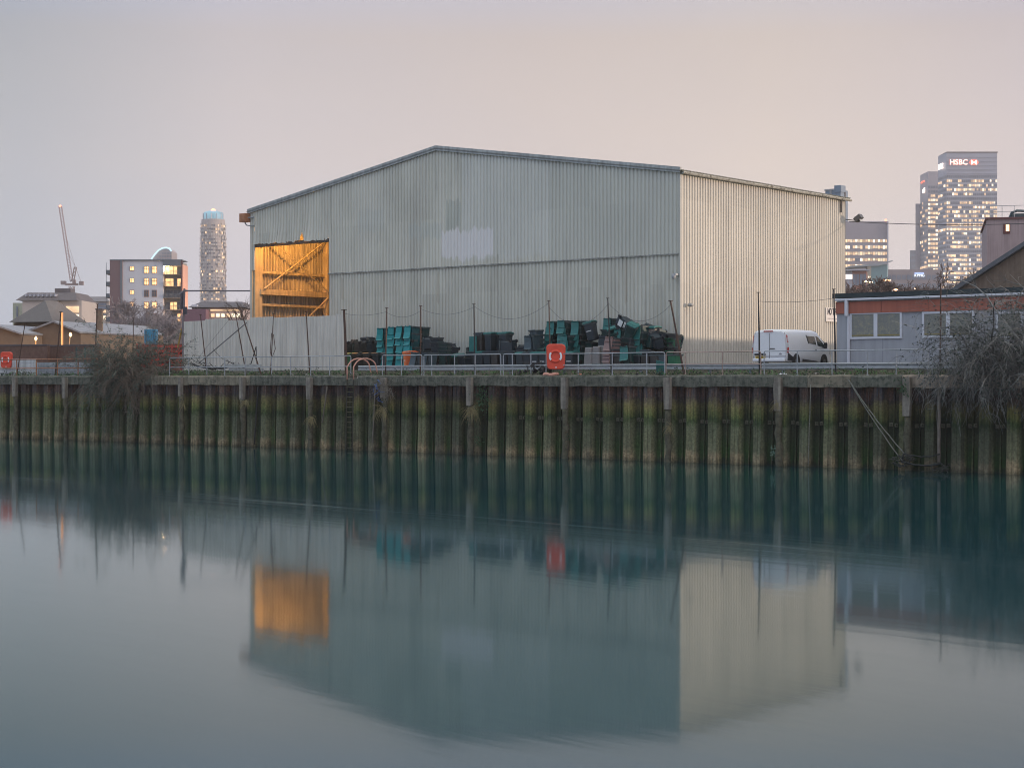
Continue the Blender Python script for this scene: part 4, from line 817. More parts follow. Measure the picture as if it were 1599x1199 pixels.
# ------------------------------------------------------------------ van
vwhite = mat('van_white_paint', (.76, .77, .80), .28, var=.03, scale=1); vblack = mat('van_black_trim', (.02, .022, .026), .5)
vglass = mat('van_glass', (.03, .045, .045), .06, spec=.8); vred = mat('tail_lamp_red', (.5, .02, .02), .25); vclear = mat('tail_lamp_clear', (.6, .6, .62), .2)
q = P(1229, 0, 82.4); vrot = R(-38)
van = empty('parked_van', (q.x-.98*math.cos(vrot), q.y-.98*math.sin(vrot), GZ), vrot, 'white panel van parked beside the cream side wall, rear doors facing the river', 'van')
def hw(z):
    if z < .5: return .96
    if z < 1.05: return .96+.03*(z-.5)/.55
    return .99-.13*((z-1.05)/.9)**1.3
mb = MB(); secs = [(0, .42, 1.84, .92), (.05, .36, 1.92, .985), (.4, .34, 1.96, 1), (1.5, .32, 1.975, 1), (3.0, .32, 1.965, 1), (3.35, .32, 1.92, 1), (3.75, .32, 1.62, .99), (4.15, .32, 1.30, .985), (4.5, .32, 1.16, .96), (4.8, .36, 1.0, .88), (4.93, .42, .80, .78)]
rings = []
for (y, zb, zt, f) in secs:
    r_ = []; k = 7; hgt = zt-zb; cr = min(.16, hgt*.25)
    zz = [zb+.0, zb+.05, zb+hgt*.25, zb+hgt*.5, zb+hgt*.72, zt-cr, zt-cr*.35]
    for i, z in enumerate(zz): r_.append(((hw(z)-(.05 if i == 0 else 0)-(.05 if i == 6 else 0))*f, y, z))
    r_.append(((hw(zt)-.17)*f, y, zt-.01)); r_.append((0, y, zt+.015))
    r_ += [(-x, y_, z_) for x, y_, z_ in r_[:-1][::-1]]; rings.append(r_)
n_ = len(rings[0])
for r_ in rings: mb.v += r_
for q_ in range(len(rings)-1):
    for j in range(n_): mb.f.append((q_*n_+j, q_*n_+(j+1) % n_, (q_+1)*n_+(j+1) % n_, (q_+1)*n_+j)); mb.m.append(0)
mb.f += [tuple(range(n_)), tuple((len(rings)-1)*n_+j for j in range(n_))[::-1]]; mb.m += [0, 0]
mb.build('body', vwhite, van, smooth=True).data.polygons[-2].use_smooth = False
def side_plate(poly, m, name, par=van, off=.012, th=.02):   # poly of (y,z) on right side
    b = MB(); vv = [(hw(z)+off, y, z) for y, z in poly]+[(hw(z)+off-th, y, z) for y, z in poly]; n = len(poly)
    b.add(vv, [tuple(range(n)), tuple(range(n, 2*n))[::-1]]+[(i, n+i, n+(i+1) % n, (i+1) % n) for i in range(n)]); b.build(name, m, par)
    b = MB(); b.add([(-x, y, z) for x, y, z in vv], [tuple(range(n))[::-1], tuple(range(n, 2*n))]+[(i, (i+1) % n, n+(i+1) % n, n+i) for i in range(n)]); b.build(name, m, par)
side_plate([(2.15, 1.66), (2.95, 1.64), (3.05, 1.22), (2.3, 1.30)], vglass, 'side_window')
side_plate([(3.08, 1.66), (3.30, 1.64), (3.95, 1.20), (3.90, 1.12), (3.2, 1.18)], vglass, 'door_window', off=.006)
side_plate([(2.04, 1.70), (2.14, 1.71), (2.30, 1.27), (2.22, 1.27)], vblack, 'window_trim', off=.004)
side_plate([(.10, .42), (.10, .80), (.55, .62), (.78, .56), (.78, .36)], vblack, 'bumper_trim')
side_plate([(1.62, .36), (1.62, .50), (3.2, .40), (3.2, .36)], vblack, 'sill_trim')
side_plate([(.03, .80), (.03, 1.05), (.16, 1.08), (.16, .80)], vred, 'tail_lamp'); side_plate([(.03, 1.06), (.05, 1.30), (.15, 1.25), (.15, 1.06)], vclear, 'tail_lamp_lens'); side_plate([(.06, 1.30), (.04, 1.68), (.13, 1.62), (.15, 1.30)], vred, 'tail_lamp', off=.016)
side_plate([(.075, 1.34), (.065, 1.58), (.11, 1.55), (.125, 1.34)], vclear, 'tail_lamp_lens', off=.022)
side_plate([(4.45, .78), (4.5, .95), (4.78, .86), (4.76, .74)], vclear, 'headlight', off=-.06)
for y in (.98, 3.92):
    for sg in (-1, 1):
        b = MB(); b.lathe([(.36, -.01), (.37, .02)], 24, (sg*.955, y, .40), 'x'); b.box((sg*.955, y, .2), (.03, .7, .3)); b.build('wheel_arch', vblack, van)
        b = MB(); b.lathe([(.16, -.10), (.31, -.11), (.335, -.05), (.335, .05), (.31, .11), (.16, .10)], 24, (sg*.88, y, .335), 'x'); wh = b.build('wheel', mat('van_tyre', (.02, .02, .02), .85), van, smooth=False)
        b = MB(); b.lathe([(.20, -.115), (.19, .0), (.17, .118)], 18, (sg*.88, y, .335), 'x'); b.build('rim', mat('wheel_rim', (.12, .12, .125), .4, .5), wh)
b = MB(); b.box((0, -.012, 1.10), (.012, .02, 1.35)); b.build('door_gap', mat('panel_gap', (.15, .15, .16), .8), van)
for x in (-.82, .82): b = MB(); b.box((x, .012, 1.15), (.012, .02, 1.3)); b.build('door_gap', mat('panel_gap', (.15, .15, .16), .8), van)
b = MB(); b.box((0, -.02, .62), (1.84, .03, .02)); b.build('door_gap', MATS['panel_gap'], van)
b = MB(); b.box((.17, -.02, 1.0), (.28, .03, .045)); b.build('door_handle', vblack, van, bevel=.01)
b = MB(); b.box((-.05, -.03, 1.865), (.52, .03, .05)); b.build('brake_light', vred, van)
b = MB(); b.box((-.52, -.035, .72), (.62, .06, .09)); b.build('number_plate_lamp', vblack, van, bevel=.02)
b = MB(); b.box((-.50, -.035, .58), (.54, .02, .125)); pl = b.build('number_plate', mat('plate_yellow', (.72, .48, .03), .5), van)
b = MB()
for i, wd in enumerate((.04, .05, .03, .05, 0, .05, .045, .05)):
    if wd: b.box((-.71+i*.06, -.048, .58), (wd, .006, .07))
b.build('plate_characters', mat('plate_ink', (.10, .07, .02), .6), pl)
b = MB(); b.lathe([(.075, -.03), (.075, -.01)], 16, (.62, 0, .74), 'y'); em = b.build('badge', mat('badge_grey', (.30, .31, .34), .4, .5), van); em.scale = (1, 1, .55); em.location.z = .333
b = MB(); b.box((0, -.07, .43), (1.8, .14, .16)); b.build('rear_bumper', vwhite, van, bevel=.04)
for sg in (-1, 1):
    b = MB(); b.box((sg*1.14, 3.75, 1.20), (.17, .12, .30)); b.box((sg*1.02, 3.78, 1.12), (.16, .06, .08)); b.build('wing_mirror', vblack, van, bevel=.04)
    b = MB(); b.box((sg*1.0, 2.98, .98), (.03, .18, .04)); b.build('door_handle', vblack, van)
b = MB(); b.add([(-.72, 3.42, 1.93), (.72, 3.42, 1.93), (.86, 4.2, 1.33), (-.86, 4.2, 1.33)], [(0, 1, 2, 3)]); b.build('windscreen', vglass, van)

# ------------------------------------------------------------------ site cabin
q = P(1307, 0, 82); cab = empty('site_cabin', (q.x, q.y, GZ), SROT, 'grey flat-roofed site cabin with brick-red fascia and white framed windows', 'cabin')
cgrey = mat('cabin_grey', (.37, .38, .41), .75, var=.06, scale=1.2, streak=.12); red = mat('fascia_red', (.40, .125, .08), .7, var=.1, scale=2, streak=.15); upvc = mat('window_white', (.62, .63, .68), .45, var=.04)
CL = 16.5; TZ = zat(459, 82)-GZ
b = MB(); b.b2((0, 0, 0), (CL, 5.6, TZ-.25)); b.build('wall', cgrey, cab)
b = MB(); b.b2((-.02, -.10, TZ-.98), (CL, 0, TZ-.42)); b.build('fascia', red, cab)
for i in range(1, 7):
    b = MB(); b.b2((i*2.44, -.108, TZ-.97), (i*2.44+.02, -.10, TZ-.43)); b.build('fascia_joint', mat('joint_dark', (.20, .07, .055), .8), cab)
    b = MB(); b.b2((i*2.44+.02, -.012, .1), (i*2.44+.05, 0, TZ-1.0)); b.build('wall_joint', mat('joint_grey', (.26, .27, .30), .8), cab)
b = MB(); b.b2((-.12, -.25, TZ-.22), (CL+.1, 5.8, TZ)); b.build('roof', mat('cabin_roof_felt', (.035, .05, .055), .85, var=.2), cab)
b = MB(); b.b2((-.05, -.26, TZ-.36), (CL, -.12, TZ-.25)); b.build('gutter', upvc, cab, bevel=.02)
b = MB(); b.tube((.62, -.18, TZ-.3), (.62, -.18, TZ-1.1), .10, 10); b.tube((.68, -.08, TZ-1.1), (.68, -.08, 0), .075, 10); b.build('downpipe', upvc, cab)
def pane_mat():
    m = bpy.data.materials.new('cabin_glass'); m.use_nodes = True; t = m.node_tree; bb = t.nodes['Principled BSDF']; bb.inputs['Roughness'].default_value = .12; bb.inputs['Specular IOR Level'].default_value = .9
    c = N(t, 'ShaderNodeTexCoord'); n1 = N(t, 'ShaderNodeTexNoise'); n1.inputs['Scale'].default_value = 5; n1.inputs['Detail'].default_value = 8; n1.inputs['Roughness'].default_value = .75; n1.inputs['Distortion'].default_value = .9; t.links.new(c.outputs['Object'], n1.inputs[0])
    r_ = ramp(t, [(.35, (.12, .14, .14)), (.5, (.16, .17, .15)), (.6, (.23, .22, .16)), (.72, (.38, .34, .22))]); t.links.new(n1.outputs[0], r_.inputs[0]); t.links.new(r_.outputs[0], bb.inputs['Base Color']); return m  # blurred branch reflections painted into the pane colour as noise
pm = pane_mat(); sill_in = mat('shelf_inside', (.25, .20, .06), .6)
def cab_x(px): # local x along front for pixel
    C0 = Vector((cab.location.x, cab.location.y)); k = (px-CX)/F; return (k*C0.y-C0.x)/(math.cos(SA)+k*math.sin(SA))
for (p0, p1) in ((1328, 1409), (1441, 1522), (1556, 1640)):
    x0, x1 = cab_x(p0), cab_x(p1); D_ = cab.location.y-(x0+x1)/2*math.sin(SA); zt, zb = zat(487 if p0 < 1400 else 486, D_)-GZ, zat(529 if p0 < 1400 else 527, D_)-GZ
    xm = (x0+x1)/2; fr = .10
    b = MB()
    for (a, c_) in (((x0, zb), (x1, zb+fr)), ((x0, zt-fr), (x1, zt)), ((x0, zb+fr), (x0+fr, zt-fr)), ((x1-fr, zb+fr), (x1, zt-fr)), ((xm-fr, zb+fr), (xm+fr, zt-fr))):
        b.b2((a[0], -.07, a[1]), (c_[0], -.002, c_[1]))
    wf = b.build('window', upvc, cab)
    for (a, c_) in ((x0+fr, xm-fr), (xm+fr, x1-fr)):
        b = MB(); b.b2((a, -.035, zb+fr), (c_, -.01, zt-fr)); b.build('pane', pm, wf)
    b = MB(); b.b2((x0+fr, -.05, zb+fr+.05), (x1-fr, -.036, zb+fr+.10)); b.build('blind_rail', sill_in, wf)

# ------------------------------------------------------------------ right background: gabled and pink buildings
def wall_block(name, px0, px1, ytop, D, depth, m, label, cat='building', base=GZ, roof=None, rz=0):
    a = P(px0, ytop, D); b_ = P(px1, ytop, D); e = empty(name, (a.x, a.y, base), rz, label, cat)
    Wd = b_.x-a.x; H = a.z-base; b = MB(); b.b2((0, 0, 0), (Wd, depth, H)); b.build('wall', m, e)
    if roof: b = MB(); b.b2((-.15, -.15, H), (Wd+.15, depth+.15, H+.25)); b.build('roof', roof, e)
    return e, Wd, H
brick_b = mat('brown_render', (.18, .14, .11), .95, var=.25, scale=1.5, bump=.5, streak=.2)
a = P(1484, 462, 125); ap = Vector((a.x+11.0, 0, a.z+6.3)); c_ = Vector((a.x+22, 0, a.z))
g_ = empty('gabled_building', (a.x, a.y, GZ), SROT, 'brown rendered gable end with dark sloping roof edge behind the cabin', 'building')
A = [Vector((0, 0, 0)), Vector((c_.x-a.x, 0, 0)), Vector((c_.x-a.x, 0, a.z-GZ)), Vector((ap.x-a.x, 0, ap.z-GZ)), Vector((0, 0, a.z-GZ))]
b = MB(); b.prism(A, (0, 14, 0)); b.build('wall', brick_b, g_)
for (u_, v_) in ((A[4], A[3]), (A[3], A[2])):
    dd = (v_-u_).normalized(); nn = Vector((-dd.z, 0, dd.x)); b = MB(); u2 = u_-dd*.5; v2 = v_+dd*(.5 if v_ is A[2] else .0)
    b.prism([u2+nn*.02, v2+nn*.02, v2+nn*.32, u2+nn*.32], (0, 14.6, 0)); o_ = b.build('roof', mat('slate_grey_roof', (.10, .115, .135), .7, var=.25, scale=3), g_); o_.location.y = -.4
pink = mat('pink_render', (.40, .31, .31), .9, var=.08, scale=.6, streak=.18)
e, Wd, H = wall_block('rendered_building', 1541, 1760, 343, 165, 16, pink, 'pale pink rendered building with roof railing at the right edge', rz=R(-14))
b = MB(); b.b2((-.15, -.15, H), (Wd+.15, 16, H+.18)); b.build('roof_edge', mat('dark_red_edge', (.16, .07, .07), .8), e)
b = MB()
for i in range(10): b.tube((.3+i*1.15, .1, H+.18), (.3+i*1.15, .1, H+1.35), .03, 6)
b.tube((.3, .1, H+1.33), (10.7, .1, H+1.33), .03, 6); b.tube((.3, .1, H+.75), (10.7, .1, H+.75), .025, 6); b.build('roof_railing', galv, e)
b = MB(); b.path([(2.2, 1, H+.2), (2.4, 1, H+.7), (2.9, 1, H+.9), (3.6, 1, H+.85), (4.0, 1, H+.4), (4.4, 1, H+.8), (4.6, 1, H+.3)], .13, 6); b.box((3.2, 1.2, H+.4), (1.6, .8, .4)); b.build('roof_plant', mat('teal_dark_plant', (.06, .09, .10), .6), e)
b = MB(); b.b2((1.55, -.06, H-1.45), (2.2, 0, H-.45)); wf = b.build('window', mat('window_dark_red', (.12, .04, .04), .7), e); b = MB(); b.b2((1.8, -.1, H-1.2), (2.12, -.05, H-.55)); b.build('pane', emit('window_lit', (1, .62, .30), 1.6), wf)

mb = MB()
for (n0, u0, ln, lab) in ((12.5, 5.5, 6.06, 'added unseen block shading the side wall, nearest the river'), (12.6, 12.0, 6.06, 'added unseen block shading the side wall, middle of the row'), (12.4, 18.4, 6.06, 'added unseen block shading the side wall, farthest back in the row')):  # added out of view to cast the low shadow on the side wall
    q = SC+SU*u0+Vector((math.cos(SA), -math.sin(SA), 0))*n0; e = empty('unseen_shadow_block', (q.x, q.y, GZ), SROT, lab, 'shadow block', 'added shadow blocks behind the cabin'); cc = mat('shadow_block_paint', (.12, .16, .18), .6, var=.15, streak=.3)
    b = MB(); b.b2((0, 0, .1), (2.44, ln, 2.75)); b.build('shell', cc, e); b = MB(); b.b2((-.02, -.04, 0), (2.46, ln+.04, .1)); b.b2((-.02, -.03, 2.75), (2.46, ln+.03, 2.95)); b.build('frame', cc, e)
    b = MB()
    for i in range(20): b.box((-.02, .3+i*.3, 1.4), (.05, .14, 2.6))
    b.build('ribs', cc, e)
# ------------------------------------------------------------------ towers
lit = emit('office_light', (1, .64, .36), .62, .5, .25); litw = emit('office_light_white', (1, .80, .55), .95, .4, .3); dimw = mat('office_glass_dim', (.15, .18, .24), .35, var=.3, scale=.1)
steel_t = mat('tower_steel', (.36, .38, .45), .5, .1, var=.08, scale=.05); steel_d = mat('tower_spandrel', (.27, .29, .36), .5, .1, var=.08, scale=.05)
def facade(e, p0, p1, zt, zb, nf, colw, plit, rr, gap=.42, out=.25, full=(), blank=(), bright=.25, seg=None):
    """floor bands on the vertical face from p0 to p1 (local xy)"""
    p0, p1 = Vector((p0[0], p0[1], 0)), Vector((p1[0], p1[1], 0)); d = p1-p0; L = d.length; d.normalize(); nn = Vector((d.y, -d.x, 0))
    fh = (zt-zb)/nf; nc = max(2, int(L/colw)); cw = L/nc
    for f in range(nf):
        z0 = zb+f*fh+fh*gap; z1 = zb+(f+1)*fh; b = MB(); run = 0; st = False
        for c in range(nc):
            if run <= 0: st = rr.random() < (plit if f not in full else .97); run = rr.choice((1, 1, 2, 3)) if f not in full else 6
            if f in blank: st = False
            run -= 1; b.cur = 0 if not st else (1 if rr.random() > bright else 2)
            a = p0+d*(c*cw+cw*.08)+nn*out; q = p0+d*((c+1)*cw-cw*.08)+nn*out
            zz0 = z0 if not st else z0+(z1-z0)*rr.choice((0, 0, .1, .2))
            b.add([(a.x, a.y, zz0), (q.x, q.y, zz0), (q.x, q.y, z1), (a.x, a.y, z1)], [(0, 1, 2, 3)])
        b.build('window_band', [dimw, lit, litw], e)
def prism_tower(name, D, px_pts, ytop, label, m, depth=45, cat='office tower'):
    """px_pts: list of (px, dy) giving plan corners left->right along the visible front"""
    pts = [P(px, ytop, D+dy) for px, dy in px_pts]; o0 = pts[0]; e = empty(name, (o0.x, o0.y, GZ), 0, label, cat)
    loc = [(p.x-o0.x, p.y-o0.y) for p in pts]; H = zat(ytop, D+px_pts[-1][1])-GZ
    kk_ = max(0., o0.x/o0.y)*1.2; plan = loc+[(loc[-1][0]+depth*kk_, depth), (loc[0][0]+(depth-loc[0][1])*kk_, depth)]; b = MB(); b.prism([Vector((x, y, 0)) for x, y in plan], (0, 0, H)); b.build('body', m, e)
    return e, loc, H
rr = random.Random(5)
e, L3, H = prism_tower('office_tower', 1480, [(1465, 22), (1478, 0), (1557, 0)], 239, 'tallest steel clad office tower with a red glowing bank sign on top', steel_t)
facade(e, L3[1], L3[2], H*.90, 0, 46, 1.65, .62, rr, full=(33, 34, 7), blank=(45, 40, 28), bright=.3)
facade(e, L3[0], L3[1], H*.90, 0, 46, 2.4, .22, rr, full=(18, 20, 33), blank=(45, 40), bright=.1)
for i in range(5):
    b = MB(); z = H*(.905+.018*i); b.b2((L3[1][0], L3[1][1]-.5, z), (L3[2][0], L3[2][1]-.1, z+.9)); b.build('roof_fin', steel_d, e)
b = MB(); b.b2((L3[1][0], L3[1][1]-.6, H), (L3[2][0]+.6, 2, H+1)); b.build('parapet', mat('parapet_dark', (.15, .13, .15), .7), e)
signw = emit('sign_glow_white', (1, .80, .70), 1.6); signr = emit('sign_glow_red', (1, .16, .08), 1.0)
wx = L3[1][0]; WW = L3[2][0]-wx
text_mesh('HSBC', 6.4, signr, e, (wx+WW*.235, L3[1][1]-.7, H*.957), (R(90), 0, 0), .15, (1.0, 1.0), name='sign_halo', space=1.04, offset=.16)  # red glow round the letters, built as wider glowing letters behind
text_mesh('HSBC', 6.4, signw, e, (wx+WW*.235, L3[1][1]-1.2, H*.957), (R(90), 0, 0), .2, (1.0, 1.0), name='sign_letters', space=1.04)
cx_, cz_, hx_, hz_ = wx+WW*.535, H*.957, 2.3, 2.3
b = MB(); b.cur = 0
for (t3) in (((-1, 1), (-1, -1), (0, 0)), ((1, 1), (1, -1), (0, 0))): b.prism([Vector((cx_+x*hx_, L3[1][1]-1.3, cz_+z*hz_)) for x, z in t3], (0, .4, 0))
b.cur = 1
for t3 in (((-1, 1), (1, 1), (0, 0)), ((-1, -1), (1, -1), (0, 0)), ((-1, 1), (-1, -1), (-1.9, 0)), ((1, 1), (1, -1), (1.9, 0))): b.prism([Vector((cx_+x*hx_, L3[1][1]-1.25, cz_+z*hz_)) for x, z in t3], (0, .3, 0))
b.build('logo', [signw, signr], e)
d3 = Vector((L3[1][0]-L3[0][0], L3[1][1]-L3[0][1], 0)); mid = Vector((L3[0][0], L3[0][1], 0))+d3*.5; an = math.atan2(d3.y, d3.x); nn = Vector((d3.y, -d3.x, 0)).normalized()
text_mesh('HSBC', 7.0, signw, e, (mid.x+nn.x*1.5, mid.y+nn.y*1.5, H*.945), (R(90), 0, an), .3, (.75, 1.0), name='sign_letters')
# second tower
e, L3, H = prism_tower('office_tower', 1620, [(1437, 30), (1449, 0), (1480, 0)], 268, 'slimmer office tower with notched shoulder standing left of the bank tower', mat('tower_brown_steel', (.35, .33, .37), .5, .1, var=.08, scale=.05))
facade(e, L3[1], L3[2], H*.93, 0, 44, 2.2, .72, rr, full=(40, 39, 30, 26, 22, 10), blank=(43, 42), bright=.5); facade(e, L3[0], L3[1], H*.86, 0, 41, 3, .25, rr, full=(25, 20), bright=.05)
b = MB(); b.prism([Vector(p) for p in ((-4.2, 2, 0), (L3[1][0], 2, 0), (L3[1][0]+8, 28, 0), (4.5, 28, 0))], (0, 0, H*.86)); b.build('shoulder', steel_d, e)
b = MB(); b.path([Vector((L3[1][0]*.5+2.2*math.sin(t), (L3[0][1]+L3[1][1])*.5-1.2-2.2*math.sin(t)*L3[0][1]/L3[1][0]*-.0-5*math.sin(t), H*.95+2.2*math.cos(t))) for t in [R(-70+28*i) for i in range(6)]], .9, 5); b.build('sign_arc', signr, e)
text_mesh('citi', 7.5, signw, e, (L3[1][0]*.5-.8, (L3[0][1]+L3[1][1])*.5-.8, H*.915), (R(90), 0, math.atan2(L3[1][1]-L3[0][1], L3[1][0]-L3[0][0])), .3, (1, 1), name='sign_letters')
# dark broad block
e, L3, H = prism_tower('office_block', 1300, [(1296, 0), (1386, 0)], 346, 'broad dark office block with rows of lit windows beside the warehouse corner', mat('block_dark', (.27, .255, .30), .6, var=.08, scale=.05), 30, 'office block')
facade(e, L3[0], L3[1], H*.885, 0, 22, 1.9, .68, rr, gap=.5, full=(21, 19, 7), blank=(14, 15), bright=.4); b = MB(); b.box((L3[1][0]-1.5, 0, H+1), (1.4, 1.4, 1.4)); b.build('aviation_light', emit('red_lamp', (1, .22, .12), 2.5), e)
b = MB(); b.b2((L3[1][0]-.6, -1.2, 0), (L3[1][0]+.4, .5, H)); b.build('corner_trim', steel_t, e)
e, L3, H = prism_tower('office_block', 1800, [(1421, 0), (1431, 0)], 391, 'small blue-grey block just left of the two tall towers', mat('block_blue', (.17, .22, .30), .6), 20, 'office block'); facade(e, L3[0], L3[1], H, 0, 22, 1.7, .25, rr)
e, L3, H = prism_tower('office_block', 1050, [(1384, 0), (1470, 0)], 421, 'low wide pinkish block below the towers with a small lit blue-white sign', mat('block_pinkish', (.25, .215, .23), .7, var=.08, scale=.05), 30, 'office block'); facade(e, L3[0], L3[1], H*.95, 0, 12, 3, .05, rr)
q = P(1437.5, 430, 1046); text_mesh('KPMG', 2.3, emit('sign_glow_blue', (.85, .90, 1), 1.0), e, (q.x-e.location.x, -1.2, q.z-GZ), (R(90), 0, 0), .2, (1.05, 1), name='sign_letters')
b = MB(); b.b2((q.x-e.location.x-2.9, -.9, q.z-GZ+1.1), (q.x-e.location.x+2.9, -.4, q.z-GZ+1.8)); b.build('sign_bar', emit('sign_blue', (.35, .5, 1), 1.), e)
tealm = mat('teal_cladding', (.16, .27, .30), .6, var=.08, scale=.1)
e, L3, H = prism_tower('pavilion_block', 700, [(1360, 0), (1385, 0)], 413, 'teal block under a tilted wing-shaped roof beyond the cabin', tealm, 14, 'building')
b = MB(); W_ = L3[1][0]; b.prism([Vector(p) for p in ((-9, -1, H-1.2), (W_*.5, -1, H-.6), (W_+2.3, -1, H+1.3), (W_+2.1, -1, H+1.6), (W_*.4, -1, H+.4), (-9, -1, H-.7))], (0, 15, 0)); b.build('wing_roof', mat('wing_roof_grey', (.30, .33, .36), .5), e)
b = MB(); b.b2((-1.6, -.5, 0), (0, 2, H-.8)); b.build('stair_tower', mat('stair_cream', (.36, .33, .28), .6), e)
for i in range(8): b = MB(); b.b2((-1.35, -.7, i*H/8+.2), (-.3, -.5, i*H/8+.9)); b.build('window', litw, e)
brickr = mat('far_red_brick', (.26, .12, .09), .85, var=.15, scale=.3)
e, L3, H = prism_tower('brick_block', 640, [(1331, 0), (1353, 0)], 423, 'small red brick block behind the trees left of the teal block', brickr, 12, 'building'); facade(e, L3[0], L3[1], H*.97, 0, 5, 1.1, .3, rr, gap=.45)
b = MB(); b.b2((-4, -1.4, H), (L3[1][0]+1, 12, H+.4)); b.build('roof', steel_t, e)
q = P(1325, 432, 600); e = empty('lit_billboard', (q.x, q.y, GZ), 0, 'small glowing white billboard beside the warehouse corner', 'billboard'); b = MB(); b.b2((-1.5, 0, q.z-GZ-.9), (1.4, .3, q.z-GZ+.8)); b.build('panel', emit('billboard_white', (1, .84, .76), .9), e); b = MB(); b.b2((-.2, .1, 0), (.2, .4, q.z-GZ-.9)); b.b2((-1.5, 0, q.z-GZ-4), (1.4, .3, q.z-GZ-2.6)); b.build('stand', steel_t, e)
def street_lamp(px, py, D, label, s=5., col=(1, .5, .2), nm='street_glow', r_=.25):
    q = P(px, py, D); e = empty('street_lamp', (q.x, q.y, GZ), 0, label, 'street lamp', 'distant street lamps'); h = max(q.z-GZ, .5)
    b = MB(); b.tube((0, 0, 0), (0, 0, h), .07, 6); b.path([(0, 0, h), (.2, -.4, h+.15), (.3, -.8, h+.1)], .05, 5); b.build('column', galv, e); b = MB(); b.lathe([(.05, -.12), (r_, -.05), (r_, .05), (.05, .12)], 8, (.3, -.8, h)); b.build('lamp_head', emit(nm, col, s), e)
for i, (px, py, D, lab) in enumerate(((1394, 453, 260, 'orange street lamp just above the cabin roof near its middle'), (1350, 440, 420, 'left of the bright street lamps below the stair tower'), (1357, 441, 430, 'bright street lamp right below the stair tower'), (1378, 438, 400, 'reddish street lamp among the bare trees under the teal block'),
                                      (1385, 438, 410, 'rightmost reddish street lamp among the bare trees'), (1377, 452, 300, 'low street lamp left of the orange one over the cabin roof'), (1356, 454, 300, 'low street lamp above the left end of the cabin roof'), (1428, 451, 350, 'warm street lamp above the right part of the cabin roof'))):
    street_lamp(px, py, D, lab, 6, (1, .45, .2) if i in (0, 3, 4) else (1, .68, .36), 'street_glow_r' if i in (0, 3, 4) else 'street_glow_w', .5 if D > 300 else .3)

# ------------------------------------------------------------------ left background
dkr = mat('dark_slate_roof', (.105, .095, .105), .85, var=.2, scale=.5)
# apartment block, D = 420
D = 420; k = D/F
def ax(px): return (px-172)*k
q = P(172, 407, D); AH = q.z-GZ; e = apt = empty('apartment_block', (q.x, q.y, GZ), 0, 'six storey apartment block with dark corner, white front and lit balconies', 'apartment block')
awhite = mat('apartment_white', (.55, .57, .62), .8, var=.05, scale=.2); apurp = mat('apartment_purple', (.16, .105, .115), .8, var=.08, scale=.2); ablue = mat('apartment_blue_grey', (.13, .16, .19), .7); aorange = mat('apartment_side_lit', (.62, .36, .28), .8, var=.06, scale=.2)  # orange light on the right side wall is put into its colour
b = MB(); b.b2((ax(191.5), 0, 0), (ax(255), 6.5, AH)); b.build('wall', awhite, e)
b = MB(); b.b2((ax(172), -.4, 0), (ax(191.5), 6.5, AH)); b.build('corner_wall', apurp, e)
b = MB(); b.b2((ax(188.5), -.46, 0), (ax(191.4), -.4, AH)); b.build('corner_strip', ablue, e)
b = MB(); b.b2((ax(255), 1.8, 0), (ax(284), 6.5, AH-.4)); b.build('recess_wall', mat('apartment_recess', (.30, .28, .26), .8), e)
b = MB(); b.b2((ax(282.5), -.3, 0), (ax(284), 1.8, AH)); b.build('fin_wall', mat('dark_fin', (.07, .04, .05), .8), e)
b = MB(); b.b2((ax(284), .2, 0), (ax(285.5), 6.5, AH-1)); b.build('side_wall', aorange, e)
b = MB(); b.b2((ax(172), -.5, AH), (ax(285), 6.5, AH+.25)); b.b2((ax(255), -.4, AH-1.3), (ax(282.4), 1.8, AH)); b.build('roof', ablue, e)
wl_m = emit('home_light', (1, .54, .22), .95, .35, 1.2); wd_m = mat('home_window_dark', (.09, .10, .12), .3); frame_m = mat('home_frame', (.28, .16, .12), .7)
fh = 18.5*k
